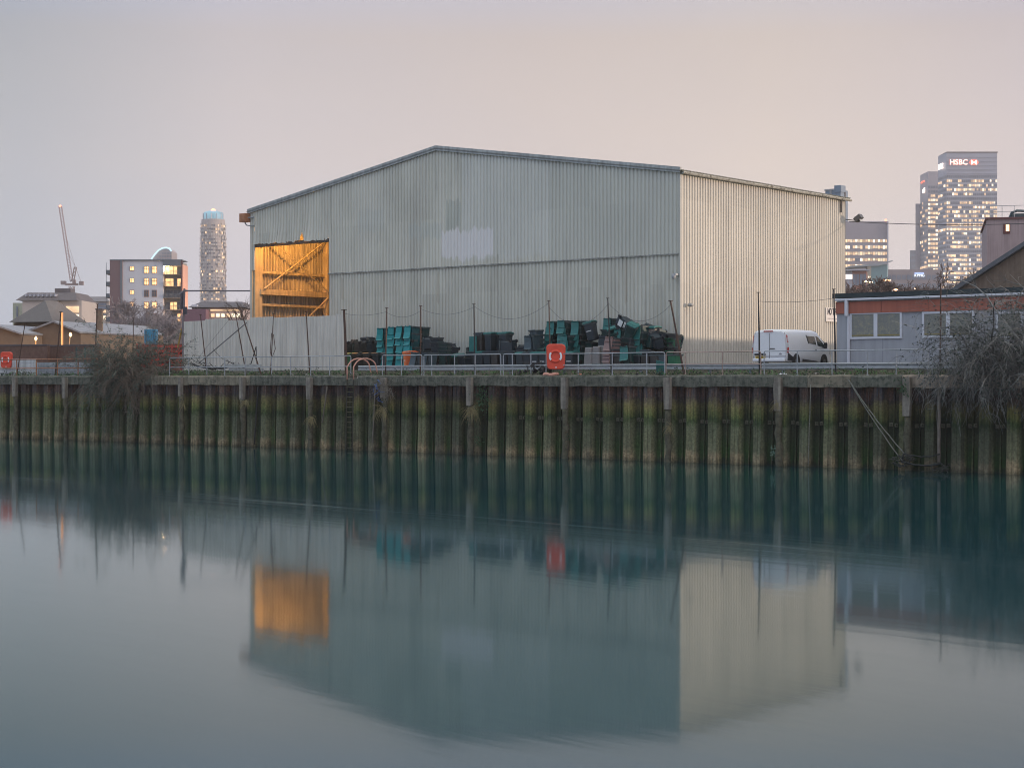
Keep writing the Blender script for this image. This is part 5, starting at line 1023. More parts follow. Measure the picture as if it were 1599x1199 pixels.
for f in range(6):
    yt = 416+f*18.4
    for (xa, xb, h, litp) in ((202.5, 209.5, 7, f != 6), (225, 232.5, 11, f in (0, 1, 3)), (237, 245, 11, f in (0, 1, 3))):
        zt = (q.z-GZ)-(yt-407)*k; b = MB(); b.b2((ax(xa), -.08, zt-h*k), (ax(xb), -.0, zt)); wf = b.build('window', frame_m, e)
        b = MB(); n_ = 2
        for i in range(n_):
            x0 = ax(xa)+.12+i*(ax(xb)-ax(xa)-.12)/2; b.b2((x0, -.12, zt-h*k+.12), (x0+(ax(xb)-ax(xa)-.36)/2, -.085, zt-h*k*.42)); b.b2((x0, -.12, zt-h*k*.36), (x0+(ax(xb)-ax(xa)-.36)/2, -.085, zt-.12))
        b.build('pane', wl_m if litp else wd_m, wf)
    # recessed balconies
    zt = (q.z-GZ)-(yt-407)*k
    b = MB(); b.b2((ax(255), -.3, zt-13.4*k), (ax(282.3), 1.8, zt-12.4*k)); bal = b.build('balcony', mat('balcony_slab', (.20, .17, .14), .8), e)
    b = MB()
    for i in range(14): x0 = ax(256+i*2); b.b2((x0, -.25, zt-12.4*k), (x0+.06, -.2, zt-6.5*k))
    b.b2((ax(255.2), -.28, zt-6.6*k), (ax(282), -.18, zt-6.1*k)); b.build('balustrade', ablue, bal)
    for (xa, xb, l) in ((256.5, 263, f in (0, 1)), (264, 268.5, f in (0, 1, 3)), (269.5, 274, f in (0, 3)), (275, 280, f in (1, 4) or f == 0 and False)):
        b = MB(); b.b2((ax(xa), 1.68, zt-12*k), (ax(xb), 1.76, zt-.3*k)); b.build('balcony_window', wl_m if l else wd_m, e)
    # left side balconies
    b = MB(); b.b2((ax(165), .5, zt-12.6*k), (ax(172), 3.5, zt-11.6*k)); bal = b.build('balcony', mat('balcony_slab', (.20, .17, .14), .8), e); b = MB(); b.b2((ax(165), .45, zt-11.6*k), (ax(171.8), .5, zt-5.5*k)); b.b2((ax(164.8), .45, zt-12.6*k), (ax(165.4), .6, zt+6*k)); b.build('balustrade', ablue, bal)
ball = bpy.data.lights.new('balcony_lamp', 'POINT'); ball.energy = 500; ball.color = (1, .62, .30); ball.shadow_soft_size = .2; bo = bpy.data.objects.new('balcony_lamp_light', ball); C.objects.link(bo); bo.parent = apt; bo.location = (ax(257.5), .2, AH-2.)
# salmon side light: street lamp near the right of the block
sl = bpy.data.lights.new('side_lamp', 'POINT'); sl.energy = 2600; sl.color = (1, .55, .3); sl.shadow_soft_size = .3; so2 = bpy.data.objects.new('side_lamp_light', sl); C.objects.link(so2); so2.parent = apt; so2.location = (ax(296)+4, -3, AH*.5)
# curved-top tower with light arc, D = 1500
D = 1500; k2 = D/F; q = P(235, 408, D); e = empty('curved_tower', (q.x, q.y, GZ), 0, 'far tower with a glowing blue-white arc over its curved top, behind the apartment block', 'tower')
base = q.z-GZ; prof = []
arc = [(-1, 412), (2, 405), (7, 398), (13, 391.5), (19, 388.2), (25, 387.5), (30, 389), (33, 393)]
pts = [Vector(((x)*k2, 0, (HOR-y)/F*D+EYE-GZ)) for x, y in arc]
b = MB(); b.prism([Vector((-k2, 0, 0))]+pts+[Vector((33*k2, 0, 0))], (0, 25, 0)); b.build('body', mat('far_tower_pink', (.34, .30, .31), .7), e)
b = MB(); b.path([p+Vector((0, -1, .3)) for p in pts], .75, 6); b.build('light_arc', emit('arc_glow', (.55, .82, 1), .8), e)
b = MB()
for r_ in range(4):
    for c in range(7):
        x = (6+c*4)*k2; z = zat(405-r_*4.6, D)-GZ
        if 405-r_*4.6 > 391+max(0, (18-(6+c*4)))*1.1+2: b.b2((x, -.4, z-.9), (x+1.5, -.1, z+.9))
b.build('windows', dimw, e)
# cylindrical tower
D = 1400; k3 = D/F; q = P(333, 332, D); H = q.z-GZ; rad = 19.5*k3
e = empty('cylindrical_tower', (q.x, q.y, GZ), 0, 'round residential tower with chequered balconies and glowing blue crown', 'tower')
b = MB(); n_ = 36; prof = [(rad*.93, 0), (rad, H*.2), (rad*1.0, H*.8), (rad*.93, H*.955), (rad*.90, H*.956)]; b.lathe(prof, n_); b.build('body', mat('round_tower_body', (.42, .37, .36), .7, var=.1, scale=.05), e, smooth=False)
for nm, m_, prob in (('balcony_panels', mat('round_tower_pale', (.50, .46, .44), .7), .5), ('window_panes', mat('round_tower_glass', (.13, .15, .19), .4), .45), ('lit_window_panes', lit, .32)):
    b = MB(); rs = random.Random(len(nm)); nfl = 44
    for f in range(nfl):
        for s_ in range(n_):
            if rs.random() < prob:
                a0_ = 2*math.pi*(s_+.1)/n_; a1_ = 2*math.pi*(s_+.85)/n_; z0 = H*.93*f/nfl; z1 = z0+H/nfl*(.55 if 'pane' in nm else .42)
                if nm == 'balcony_panels': z0 += H/nfl*.5; z1 += H/nfl*.5
                rr_ = (rad*(.93+.07*min(1, z0/H/.2)) if z0 < H*.2 else (rad if z0 < H*.8 else rad*(1-.07*(z0/H-.8)/.155)))+(.9 if nm == 'balcony_panels' else .35)
                b.add([(rr_*math.cos(a0_), rr_*math.sin(a0_), z0), (rr_*math.cos(a1_), rr_*math.sin(a1_), z0), (rr_*math.cos(a1_), rr_*math.sin(a1_), z1), (rr_*math.cos(a0_), rr_*math.sin(a0_), z1)], [(0, 1, 2, 3)])
    o_ = b.build(nm, m_, e); o_['kind'] = 'stuff'
b = MB(); b.lathe([(rad*.80, H*.956), (rad*.80, H*.985), (rad*.74, H*1.0), (rad*.3, H*1.01)], 24); b.build('crown', emit('crown_blue', (.30, .66, .85), .40, .3, .1), e)
b = MB(); b.lathe([(1.8, H*1.005), (2.2, H*1.012), (1., H*1.022)], 8); b.build('aviation_light', emit('red_lamp_hot', (1, .3, .12), 3), e)
for i in range(12): a = i*math.pi/6; b = MB(); b.tube((rad*.81*math.cos(a), rad*.81*math.sin(a), H*.95), (rad*.81*math.cos(a), rad*.81*math.sin(a), H*.992), .35, 4); b.build('crown_rib', steel_t, e)
# tower crane
D = 900; kc = D/F; q = P(112, 440, D); e = empty('tower_crane', (q.x, q.y, GZ), 0, 'luffing tower crane with raised lattice jib and red tip light', 'crane')
cm = mat('crane_steel', (.22, .17, .17), .7, var=.1); cred = mat('crane_red', (.24, .14, .14), .7)
def lattice(b, p0, p1, wd, n, r_=.12):
    p0, p1 = Vector(p0), Vector(p1); d = (p1-p0); L = d.length; d.normalize(); sd_ = d.cross(Vector((0, 1, 0))).normalized(); fw = Vector((0, 1, 0))
    cs = [sd_*wd/2*a+fw*wd/2*c for a, c in ((1, 1), (1, -1), (-1, -1), (-1, 1))]
    for c in cs: b.path([p0+c, p1+c], r_, 4)
    for i in range(n):
        a, c = p0+d*L*i/n, p0+d*L*(i+1)/n
        for j in range(4): b.path([a+cs[j], c+cs[(j+1) % 4]], r_*.6, 3)
b = MB(); lattice(b, (0, 0, 0), (0, 0, zat(447, D)-GZ), 2.3, 22, .2); b.build('mast', cm, e)
zc = zat(440, D)-GZ
b = MB(); b.box((0, 0, zc-1.5), (6.5, 3, 1.0)); b.box((1.6, -1, zc), (1.6, 1.6, 2.0)); b.box((-4.4, 0, zc-.6), (2.5, 2.5, 2.0)); b.box((5.2, 0, zc-.8), (2, 2.5, 2)); b.build('machinery_deck', cm, e)
jt = P(94, 322, D); jt = (jt.x-e.location.x, 0, jt.z-GZ)
b = MB(); lattice(b, (0, 0, zc), jt, 1.4, 26, .10); b.build('jib', cred, e)
b = MB(); lattice(b, (.5, 0, zc), (2.0, 0, zc+8), 1.2, 4, .15); b.path([(2, 0, zc+8), (-2.6, 0, zc+17)], .08, 4); b.path([(2, 0, zc+8), (-3.6, 0, zc+26)], .08, 4); b.path([(2, 0, zc+8), (5, 0, zc)], .1, 4); b.build('a_frame', cm, e)
b = MB(); b.lathe([(.2, -.6), (.8, 0), (.2, .6)], 8, jt); b.build('aviation_light', emit('red_lamp', (1, .22, .12), 2.5), e)
# distant office buildings left
D = 480; kd = D/F; q = P(35, 0, D); e = empty('office_building', (q.x, q.y, GZ), 0, 'cream office building with dark hipped roof behind the crane', 'building')
zt_ = lambda y: zat(y, D)-GZ; xx = lambda px: (px-35)*kd
cream = mat('far_cream', (.45, .40, .37), .8, var=.08, scale=.1); b = MB(); b.b2((xx(35), 0, 0), (xx(91), 20, zt_(466))); b.b2((xx(91), 1, 0), (xx(126), 20, zt_(469))); b.build('wall', cream, e)
b = MB(); A_ = [(xx(26), -1, zt_(469)), (xx(121), -1, zt_(469)), (xx(113), 4, zt_(456)), (xx(37), 4, zt_(456))]; B_ = [(x, 22-y, z) for x, y, z in A_]; b.add(A_+B_, [(0, 1, 2, 3), (5, 4, 7, 6), (3, 2, 6, 7), (0, 3, 7, 4), (1, 5, 6, 2), (0, 4, 5, 1)]); b.b2((xx(78), 5, zt_(456)), (xx(103), 10, zt_(449))); b.build('roof', dkr, e)
for (xa, xb, ya, yb, m_) in ((102, 122, 478, 488, lit), (102, 122, 491, 497, litw), (94, 97, 478, 484, dimw)): b = MB(); b.b2((xx(xa), .7, zt_(yb)), (xx(xb), .95, zt_(ya))); b.build('window', m_, e)
for i in range(8): b = MB(); b.b2((xx(39+i*6.5), -.1, zt_(463)), (xx(41+i*6.5), 2.5, zt_(459))); b.build('dormer', steel_t, e)
q = P(20, 0, 500); e = empty('office_building', (q.x, q.y, GZ), 0, 'narrow pale green building at the left end of the cream office', 'building'); b = MB(); b.b2((0, 0, 0), (16*500/F, 12, zat(473, 500)-GZ)); b.build('wall', mat('pale_green_wall', (.40, .42, .32), .8), e); b = MB(); b.b2((6*500/F, -.3, 8), (8.5*500/F, -.05, zat(478, 500)-GZ)); b.build('window', dimw, e)
D = 560; q = P(120, 0, D); e = empty('office_building', (q.x, q.y, GZ), 0, 'glazed office building with pale roof left of the apartment block', 'building'); kd = D/F
b = MB(); b.b2((0, 0, 0), (50*kd, 20, zat(471, D)-GZ)); b.build('wall', cream, e); b = MB(); b.prism([Vector((-1, -1, zat(471, D)-GZ)), Vector((52*kd, -1, zat(471, D)-GZ)), Vector((47*kd, -1, zat(463.5, D)-GZ)), Vector((1, -1, zat(463.5, D)-GZ))], (0, 20, 0)); b.build('roof', mat('pale_metal_roof', (.36, .36, .38), .6), e)
for (ya, yb, m_) in ((473, 477, dimw), (478, 483, dimw), (484, 488, lit), (490, 493, dimw), (493.5, 498, litw)): b = MB(); b.b2((5*kd, -.4, zat(yb, D)-GZ), (46*kd, -.1, zat(ya, D)-GZ)); b.build('window_band', m_, e)
# low building right of the apartments
D = 330; kd = D/F; q = P(292, 0, D); xx = lambda px: (px-292)*kd; zt_ = lambda y: zat(y, D)-GZ
e = empty('low_hall', (q.x, q.y, GZ), 0, 'low hall with dark hipped roof and a row of lit windows left of the warehouse', 'building')
b = MB(); b.b2((xx(300), 0, 0), (xx(378), 14, zt_(481))); b.build('wall', mat('hall_pinkish', (.40, .33, .32), .8), e); b = MB(); b.b2((xx(293), -4, 0), (xx(327), 2, zt_(484))); b.build('annexe', mat('hall_purple', (.17, .09, .12), .8), e)
A_ = [(xx(295), -1, zt_(480)), (xx(383), -1, zt_(480)), (xx(372), 5, zt_(469.5)), (xx(307), 5, zt_(469.5))]; B_ = [(x, 16-y, z) for x, y, z in A_]; b = MB(); b.add(A_+B_, [(0, 1, 2, 3), (5, 4, 7, 6), (3, 2, 6, 7), (0, 3, 7, 4), (1, 5, 6, 2), (0, 4, 5, 1)]); b.build('roof', dkr, e)
b = MB(); b.b2((xx(300), -.5, zt_(479)), (xx(309), .5, zt_(476))); b.build('rooflight', awhite, e)
for i in range(6): b = MB(); b.b2((xx(330+i*8), -.3, zt_(495)), (xx(335+i*8), -.05, zt_(490))); b.build('window', litw if i % 3 else lit, e)
b = MB(); b.b2((xx(329), -.35, zt_(485.5)), (xx(376), -.1, zt_(483.5))); b.build('window', lit, e)
# pyramid roofed warehouse and gabled sheds
D = 190; kd = D/F; q = P(14, 0, D); xx = lambda px: (px-14)*kd; zt_ = lambda y: zat(y, D)-GZ
bww = mat('brown_brick', (.15, .11, .08), .9, var=.2, scale=1, bump=.3)
e = empty('pyramid_roof_store', (q.x, q.y, GZ), 0, 'brown brick store under a big dark pyramid roof', 'building'); b = MB(); b.b2((xx(20), .5, 0), (xx(108), 7, zt_(504))); b.build('wall', bww, e)
b = MB(); b.add([(xx(14), 0, zt_(503)), (xx(88), -1.5, zt_(503)), (xx(112), 8, zt_(503)), (xx(18), 8, zt_(503)), (xx(59), 3.0, zt_(467)), (xx(71), 5, zt_(467))], [(0, 1, 4), (1, 2, 5, 4), (2, 3, 5), (3, 0, 4, 5), (0, 3, 2, 1)]); b.build('roof', mat('pyramid_slate', (.13, .12, .12), .85, var=.15, scale=1.5), e)
corr = mat('corrugated_grey_roof', (.22, .23, .26), .6, var=.15, scale=1, streak=.2); D = 152; kd = D/F
def gshed(px0, pxa, px1, ya, ye, D, dep, skew, label):
    q = P(px0, 0, D); kd = D/F; e = empty('gabled_shed', (q.x, q.y, GZ), 0, label, 'shed', 'low gabled sheds on the left'); z = lambda y: zat(y, D)-GZ; A_ = [Vector((0, 0, 0)), Vector(((px1-px0)*kd, 0, 0)), Vector(((px1-px0)*kd, 0, z(ye))), Vector(((pxa-px0)*kd, 0, z(ya))), Vector((0, 0, z(ye)))]
    b = MB(); b.prism(A_, (skew, dep, 0)); b.build('wall', bww, e)
    for u_, v_ in ((A_[4], A_[3]), (A_[3], A_[2])):
        d_ = (v_-u_).normalized(); n_ = Vector((-d_.z, 0, d_.x)); b = MB(); b.prism([u_-Vector((0, .3, 0))+n_*.03, v_-Vector((0, .3, 0))+n_*.03, v_-Vector((0, .3, 0))+n_*.18, u_-Vector((0, .3, 0))+n_*.18], (skew, dep, 0)); b.build('roof', corr, e)
gshed(-60, -10, 34, 509, 523, 152, 12, 2.2, 'orange-lit brick shed with grey roof at the left edge'); gshed(38, 84, 126, 504, 521, 156, 14, 4.2, 'brown brick gabled shed in front of the pyramid roof'); gshed(118, 140, 168, 506, 520, 166, 12, 3., 'small gabled shed with pale roof beside the brick chimney')
q = P(150, 0, 160); e = empty('brick_chimney', (q.x, q.y, GZ), 0, 'square brick chimney stack left of the bush', 'chimney'); b = MB(); b.b2((0, 0, 0), (.55, .55, zat(484, 160)-GZ)); b.build('stack', mat('chimney_brick', (.17, .13, .10), .9, var=.25, scale=3, bump=.4), e); b = MB(); b.b2((-.06, -.06, zat(484, 160)-GZ), (.61, .61, zat(482, 160)-GZ)); b.build('cap', dkr, e)
bw2 = mat('old_red_brick', (.15, .085, .065), .95, var=.3, scale=3, bump=.5)
for px0, px1, yt, lab, D in ((-60, 74, 541, 'old red brick boundary wall at the left edge', 124), (76, 152, 541, 'darker brick boundary wall with timber capping left of the bush', 123)):
    a = P(px0, yt, D); b_ = P(px1, yt, D-3); e = empty('brick_wall', (a.x, a.y, GZ), math.atan2(b_.y-a.y, b_.x-a.x), lab, 'wall'); L = math.hypot(b_.x-a.x, b_.y-a.y); b = MB(); b.b2((0, 0, -.2), (L, .3, a.z-GZ)); b.build('brickwork', bw2, e); b = MB(); b.b2((0, -.05, a.z-GZ), (L, .35, a.z-GZ+.1)); b.build('capping', dkr, e)
q = P(119, 543, 118); e = empty('mesh_fence', (q.x, q.y, GZ), 0, 'dark green mesh fence panel left of the bush', 'fence'); b = MB(); h = q.z-GZ
for i in range(14): b.tube((i*.095, 0, 0), (i*.095, 0, h), .008, 4)
for i in range(6): b.tube((0, 0, i*h/6+.1), (1.2, 0, i*h/6+.1), .01, 4)
gm_ = mat('mesh_green', (.02, .07, .07), .6); b.build('mesh', gm_, e)
for x in (0, .62, 1.24): b = MB(); b.box((x, 0, h/2), (.07, .07, h+.1)); b.build('post', gm_, e)
# glowing post and two small garden lamps, and the sodium lamp off the left edge
q = P(97, 488, 140); e = empty('lamp_post', (q.x, q.y, GZ), 0, 'tall pole glowing orange above the gabled sheds', 'lamp post'); h = q.z-GZ; b = MB(); b.tube((0, 0, 0), (0, 0, h*.4), .09, 8); b.build('column', galv, e); b = MB(); b.tube((0, 0, h*.4), (0, 0, h), .09, 8); b.build('glowing_tube', emit('tube_orange', (1, .36, .10), .6), e)
for px, py, lab in ((56, 529, 'small warm lamp on a short post before the brown shed'), (110, 523, 'small warm lamp on a leaning post right of the glowing pole')):
    q = P(px, py, 138); e = empty('yard_lamp', (q.x, q.y, GZ), 0, lab, 'lamp'); b = MB(); b.path([(-.35 if px > 100 else 0, 0, 0), (0, 0, q.z-GZ)], .045, 5); b.build('post', mat('lit_pole', (.6, .42, .25), .7), e); b = MB(); b.lathe([(.05, -.15), (.13, 0), (.05, .2)], 8, (0, 0, q.z-GZ)); b.build('lamp_head', emit('yard_lamp_glow', (1, .62, .28), 2.6), e)
q = P(-28, 520, 137); e = empty('street_lamp', (q.x, q.y, GZ), 0, 'sodium street lamp just outside the left edge lighting the sheds', 'street lamp'); b = MB(); b.tube((0, 0, 0), (0, 0, q.z-GZ), .08, 8); b.build('column', galv, e); b = MB(); b.box((0, -.3, q.z-GZ+.1), (.3, .7, .15)); b.build('lamp_head', emit('sodium', (1, .5, .15), 6), e)
l_ = bpy.data.lights.new('sodium', 'POINT'); l_.energy = 2200; l_.color = (1, .48, .12); l_.shadow_soft_size = .2; lo_ = bpy.data.objects.new('sodium_light', l_); C.objects.link(lo_); lo_.parent = e; lo_.location = (0, -.6, q.z-GZ-.2)
# red mesh skip, blue container, boom with post
q = P(214, 537, 121); e = empty('red_skip', (q.x, q.y, GZ), 0, 'bright red slatted skip half hidden behind the left bush', 'skip'); h = q.z-GZ; L = 76*121/F; redm = mat('skip_red', (.50, .05, .03), .6, var=.2, scale=3)
b = MB(); b.b2((0, .1, 0), (L, 1.8, h)); b.build('body', mat('skip_dark', (.16, .03, .02), .8), e); b = MB()
for i in range(6): b.box((L/2, .05, .15+i*h/6), (L, .08, h/11))
for i in range(8): b.box((i*L/7, .0, h/2), (.1, .1, h))
b.build('slats', redm, e)
q = P(225, 514, 128); e = empty('blue_container', (q.x, q.y, GZ), 0, 'small bright blue tank standing above the red skip', 'tank'); b = MB(); b.b2((0, 0, 0), (18*128/F, .9, q.z-GZ)); b.build('shell', mat('container_blue', (.05, .26, .42), .5, var=.1), e, bevel=.05); b = MB(); b.b2((.1, -.04, 2.4), (.16, 0, q.z-GZ-.1)); b.b2((.7, -.04, 2.4), (.76, 0, q.z-GZ-.1)); b.build('ribs', mat('container_blue_dark', (.03, .15, .25), .5), e)
q = P(288, 446, 114); e = empty('steel_boom', (q.x, q.y, GZ), 0, 'tall steel post with a long horizontal boom reaching the warehouse', 'boom'); h = q.z-GZ; bm = mat('boom_steel', (.16, .15, .17), .6, var=.2)
b = MB(); b.path([(-.05, 0, 0), (-.1, 0, h*.5), (.0, 0, h-.2)], [.10, .09, .07], 8); b.build('post', bm, e); b = MB(); b.path([(-.3, 0, h-.6), (0, 0, h-.35), (.25, 0, h-.36), (104*114/F, 0, h-.36)], [.09, .10, .06, .05], 6); b.build('arm', bm, e); b = MB(); b.path([(-.15, 0, h-.5), (-.22, 0, h-1.6)], .1, 6); b.box((.05, 0, h-1.7), (.25, .25, .5)); b.build('ram', mat('boom_dark', (.05, .05, .07), .6), e)
b = MB(); b.path([(-.45, 0, 1.6), (-.25, 0, 2.6), (-.2, 0, 2.9)], .06, 6); b.build('yellow_link', mat('boom_yellow', (.25, .17, .03), .6), e)

# ------------------------------------------------------------------ vegetation
def grow(mb, p, d, L, r_, depth, rg, spread=.6, grav=0., seg=3, kids=3, rmin=.006, shrink=.68, n=3):
    pts = [p.copy()]; rs = [r_]; cur = p.copy(); dd = d.copy()
    for i in range(seg):
        dd = (dd+Vector((rg.gauss(0, .16), rg.gauss(0, .16), rg.gauss(0, .16)+grav))).normalized(); cur = cur+dd*L/seg; pts.append(cur.copy()); rs.append(max(rmin, r_*(1-.5*(i+1)/seg)))
    mb.path(pts, rs, n if r_ < .04 else 5, False)
    if depth <= 0: return
    for i in range(kids+(1 if rg.random() < .4 else 0)):
        t = rg.uniform(.35, 1.); k = min(seg-1, int(t*seg)); q = pts[k].lerp(pts[k+1], t*seg-k) if t < 1 else pts[-1]
        nd = (dd+Vector((rg.gauss(0, spread), rg.gauss(0, spread), rg.gauss(0, spread)))).normalized()
        grow(mb, q, nd, L*shrink*rg.uniform(.75, 1.15), max(rmin, r_*.55), depth-1, rg, spread, grav, max(2, seg-1) if depth > 2 else 2, kids, rmin, shrink, n)
def bare_tree(px, py_top, D, label, seed, depth=5, rm=.02, col=None, lean=0, group='bare winter trees', kids=3):
    q = P(px, py_top, D); h = q.z-GZ; rg = random.Random(seed); e = empty('bare_tree', (q.x, q.y, GZ), 0, label, 'tree', group)
    b = MB(); b.path([(0, 0, 0), (lean*.1, 0, h*.2), (lean*.2, 0, h*.36)], [h*.022, h*.018, h*.014], 7); m_ = col or mat('bark_grey_brown', (.13, .10, .085), .9, var=.2); b.build('trunk', m_, e)
    b = MB(); top = Vector((lean*.2, 0, h*.34))
    for i in range(5):
        a = 2*math.pi*i/5+rg.random(); grow(b, top, Vector((math.cos(a)*.55, math.sin(a)*.55, 1)).normalized(), h*.25, h*.011, depth, rg, .5, .03, 3, kids, rm, .72)
    b.build('crown', m_, e)
far_b = mat('far_twigs', (.12, .085, .075), .9); pale_b = mat('pale_twigs', (.26, .23, .24), .9)
bare_tree(218, 448, 260, 'pale bare tree in front of the apartment block front', 1, 5, .030, pale_b); bare_tree(248, 466, 230, 'pale bare tree in front of the apartment balconies', 2, 5, .026, pale_b); bare_tree(262, 478, 200, 'smaller bare tree right of the pale ones, above the red skip', 12, 5, .02, pale_b); bare_tree(203, 474, 180, 'small bare tree at the dark corner of the apartment block', 13, 5, .02, pale_b)
bare_tree(379, 440, 118, 'thin bare tree just left of the warehouse wall', 3, 3, .010, None); 
for i, (px, py, lab) in enumerate(((1338, 432, 'leftmost bare tree above the cabin roof'), (1362, 434, 'bare tree below the stair tower, second from left above the cabin'), (1386, 432, 'bare tree under the teal block above the cabin'), (1410, 430, 'bare tree under the low wide block above the cabin'), (1436, 434, 'bare tree under the blue-white sign'), (1462, 428, 'bare tree before the slimmer tower'), (1490, 412, 'tall bare tree before the bank tower'), (1518, 424, 'bare tree where the dark roof edge begins to climb'), (1548, 415, 'bare tree behind the climbing roof edge'))):
    bare_tree(px, py-3, 270+i*6, lab, 20+i, 5, .05, far_b, kids=4 if i < 6 else 3)
# bare bushes: fountain of arching stems with twigs
def bush(name, c, base_r, n, ext, label, seed, mat_, twig=.007, droop=-.10, leaf=None, lm=None, hang=0.):
    rg = random.Random(seed); e = empty(name, c, 0, label, 'bush'); b = MB(); lf = MB()
    for i in range(n):
        a = rg.uniform(0, 2*math.pi); u = rg.random()
        d = Vector((math.cos(a)*ext[0], math.sin(a)*ext[1], rg.uniform(ext[3], 1)*ext[2])); L = d.length*rg.uniform(.55, 1.05); d.normalize()
        p = Vector((rg.gauss(0, base_r), rg.gauss(0, base_r*.4), rg.uniform(-.1, .3))); seg = 9; pts = [p.copy()]; dd = d.copy(); kids = []
        for k in range(seg):
            dd = (dd+Vector((rg.gauss(0, .13), rg.gauss(0, .13), rg.gauss(0, .10)+droop*(k/seg)*1.6))).normalized(); p = p+dd*L/seg; pts.append(p.copy())
            if k > 1:
                for _ in range(rg.choice((2, 3, 4))): kids.append((p.copy(), (dd+Vector((rg.gauss(0, .7), rg.gauss(0, .7), rg.gauss(0, .55)))).normalized(), L*rg.uniform(.07, .22)))
        tk = 6. if i % 14 == 0 else (3.4 if i % 5 == 0 else 2.); b.path(pts, [twig*tk*(1-.7*k/seg) for k in range(seg+1)], 5 if tk > 5 else 3, False)
        for (q, kd_, kl) in kids:
            m1_ = q+kd_*kl*.5+Vector((rg.gauss(0, .04), rg.gauss(0, .04), rg.gauss(0, .04))); en = m1_+(kd_+Vector((rg.gauss(0, .4), rg.gauss(0, .4), rg.gauss(0, .3)+droop*2)))*kl*.55; b.path([q, m1_, en], [twig, twig*.8, twig*.5], 3, False)
            if leaf and rg.random() < leaf:
                for _ in range(3):
                    o = en.lerp(q, rg.random())+Vector((rg.gauss(0, .04), rg.gauss(0, .04), rg.gauss(0, .04))); v1 = Vector((rg.gauss(0, 1), rg.gauss(0, 1), rg.gauss(0, 1))).normalized()*.06; v2 = Vector((rg.gauss(0, 1), rg.gauss(0, 1), rg.gauss(0, 1))).normalized()*.03
                    lf.add([o-v1, o+v2, o+v1, o-v2], [(0, 1, 2, 3)])
    b.build('branches', mat_, e)
    if lf.v: lf.build('foliage', lm, e)
    return e
tw1 = mat('grey_twigs', (.17, .17, .16), .9, var=.35, scale=1.2, island=.7); tw2 = mat('brown_twigs', (.18, .16, .13), .9, var=.4, scale=1.5, island=.6); leafm = mat('small_leaves', (.075, .115, .09), .8, var=.4, scale=2, island=.5); leafd = mat('dark_leaves', (.03, .048, .04), .8, var=.4, scale=2)
c = Wp(Ws(204), .35, 4.2); bush('bare_bush', c, .9, 330, (3.1, 1.6, 3.5, -.85), 'dense twiggy bush with sparse green leaves spilling over the wall on the left', 31, tw2, .008, -.16, .9, leafm)
c = Wp(Ws(222), .1, 3.9); bush('hanging_bush', c, .9, 110, (1.9, .7, 2.4, -1.0), 'brown dead twigs hanging down the wall below the left bush', 32, mat('dead_twigs', (.19, .15, .115), .9, var=.3), .009, -.42)
c = Wp(Ws(1585), .6, 4.3); bush('bare_bush', c, .9, 350, (3.6, 2.0, 5.2, -.30), 'tall dense leafless bush of grey arching twigs at the right edge', 33, tw1, .0075, -.30, .6, leafd)
c = Wp(Ws(1570), .0, 4.4); bush('hanging_bush', c, 1.1, 90, (2.3, .8, 1.6, -1.0), 'grey twigs of the right bush drooping over the coping and wall', 34, tw1, .008, -.55)
c = Wp(Ws(1680), 1.5, 4.3); bush('bare_bush', c, 1.2, 200, (3.6, 2.0, 5.6, -.1), 'leafless bush mostly beyond the right edge of the frame', 35, tw1, .009, -.25, .3, leafd)
# small tufts on the wall
grassm = mat('dry_grass', (.24, .20, .10), .9, var=.35, scale=6); ivy = mat('ivy_green', (.03, .075, .03), .7, var=.4, scale=5)
def tuft(px, py, n, L, label, m_, seed, o=-.42, hang=True):
    rg = random.Random(seed); c = WL(px, py, o); b = MB()
    for i in range(n):
        p = Vector((rg.gauss(0, .05), 0, rg.gauss(0, .08))); d = Vector((rg.gauss(0, .45), -.5*rg.random(), rg.uniform(-.2, .6))).normalized(); l = L*rg.uniform(.5, 1.1); pts = [p]
        for k in range(4): d = (d+Vector((0, 0, -.55 if hang else -.15))).normalized(); p = p+d*l/4; pts.append(p)
        b.path(pts, [.010, .009, .007, .005, .003], 3, False)
    return tag(b.build('grass_tuft', m_, None, Wp(c.x, c.y, c.z), WROT), label, 'grass tuft', 'grass tufts growing on the wall')
for i, (px, py, n, L, lab, m_) in enumerate(((384, 628, 45, .6, 'dry grass tuft on the fender left of the thin black pipe', grassm), (487, 652, 45, .7, 'dry grass tuft halfway down the fender left of the ladder', grassm), (597, 640, 70, .9, 'long dry grass tuft hanging right of the ladder', grassm), (737, 640, 70, .9, 'long dry grass tuft on the fender below the ivy', grassm), (1046, 668, 30, .5, 'short tuft low on the fender left of the van', grassm), (1213, 632, 26, .4, 'small tuft on the fender below the white van', grassm), (287, 630, 26, .5, 'tuft on the slim fender right of the left bush', grassm), (1410, 606, 26, .4, 'small green tuft just left of the concrete-coloured fender at the right', ivy))):
    tuft(px, py, n, L, lab, m_, 60+i)
def leafy(px, py, r_, n, label, m_, seed, o=-.4, sq=(1, .4, 1.3), cat='plant', name='wall_plant'):
    rg = random.Random(seed); c = WL(px, py, o); b = MB()
    for i in range(n):
        p = Vector((rg.gauss(0, r_*sq[0]*.5), rg.gauss(0, r_*sq[1]*.4), rg.gauss(0, r_*sq[2]*.5))); v1 = Vector((rg.gauss(0, 1), rg.gauss(0, .6), rg.gauss(0, 1))).normalized()*.055; v2 = Vector((rg.gauss(0, 1), rg.gauss(0, .6), rg.gauss(0, 1))).normalized()*.04
        b.add([p-v1, p+v2, p+v1, p-v2], [(0, 1, 2, 3)])
    return tag(b.build(name, m_, None, Wp(c.x, c.y, c.z), WROT), label, cat, 'plants rooted in the wall')
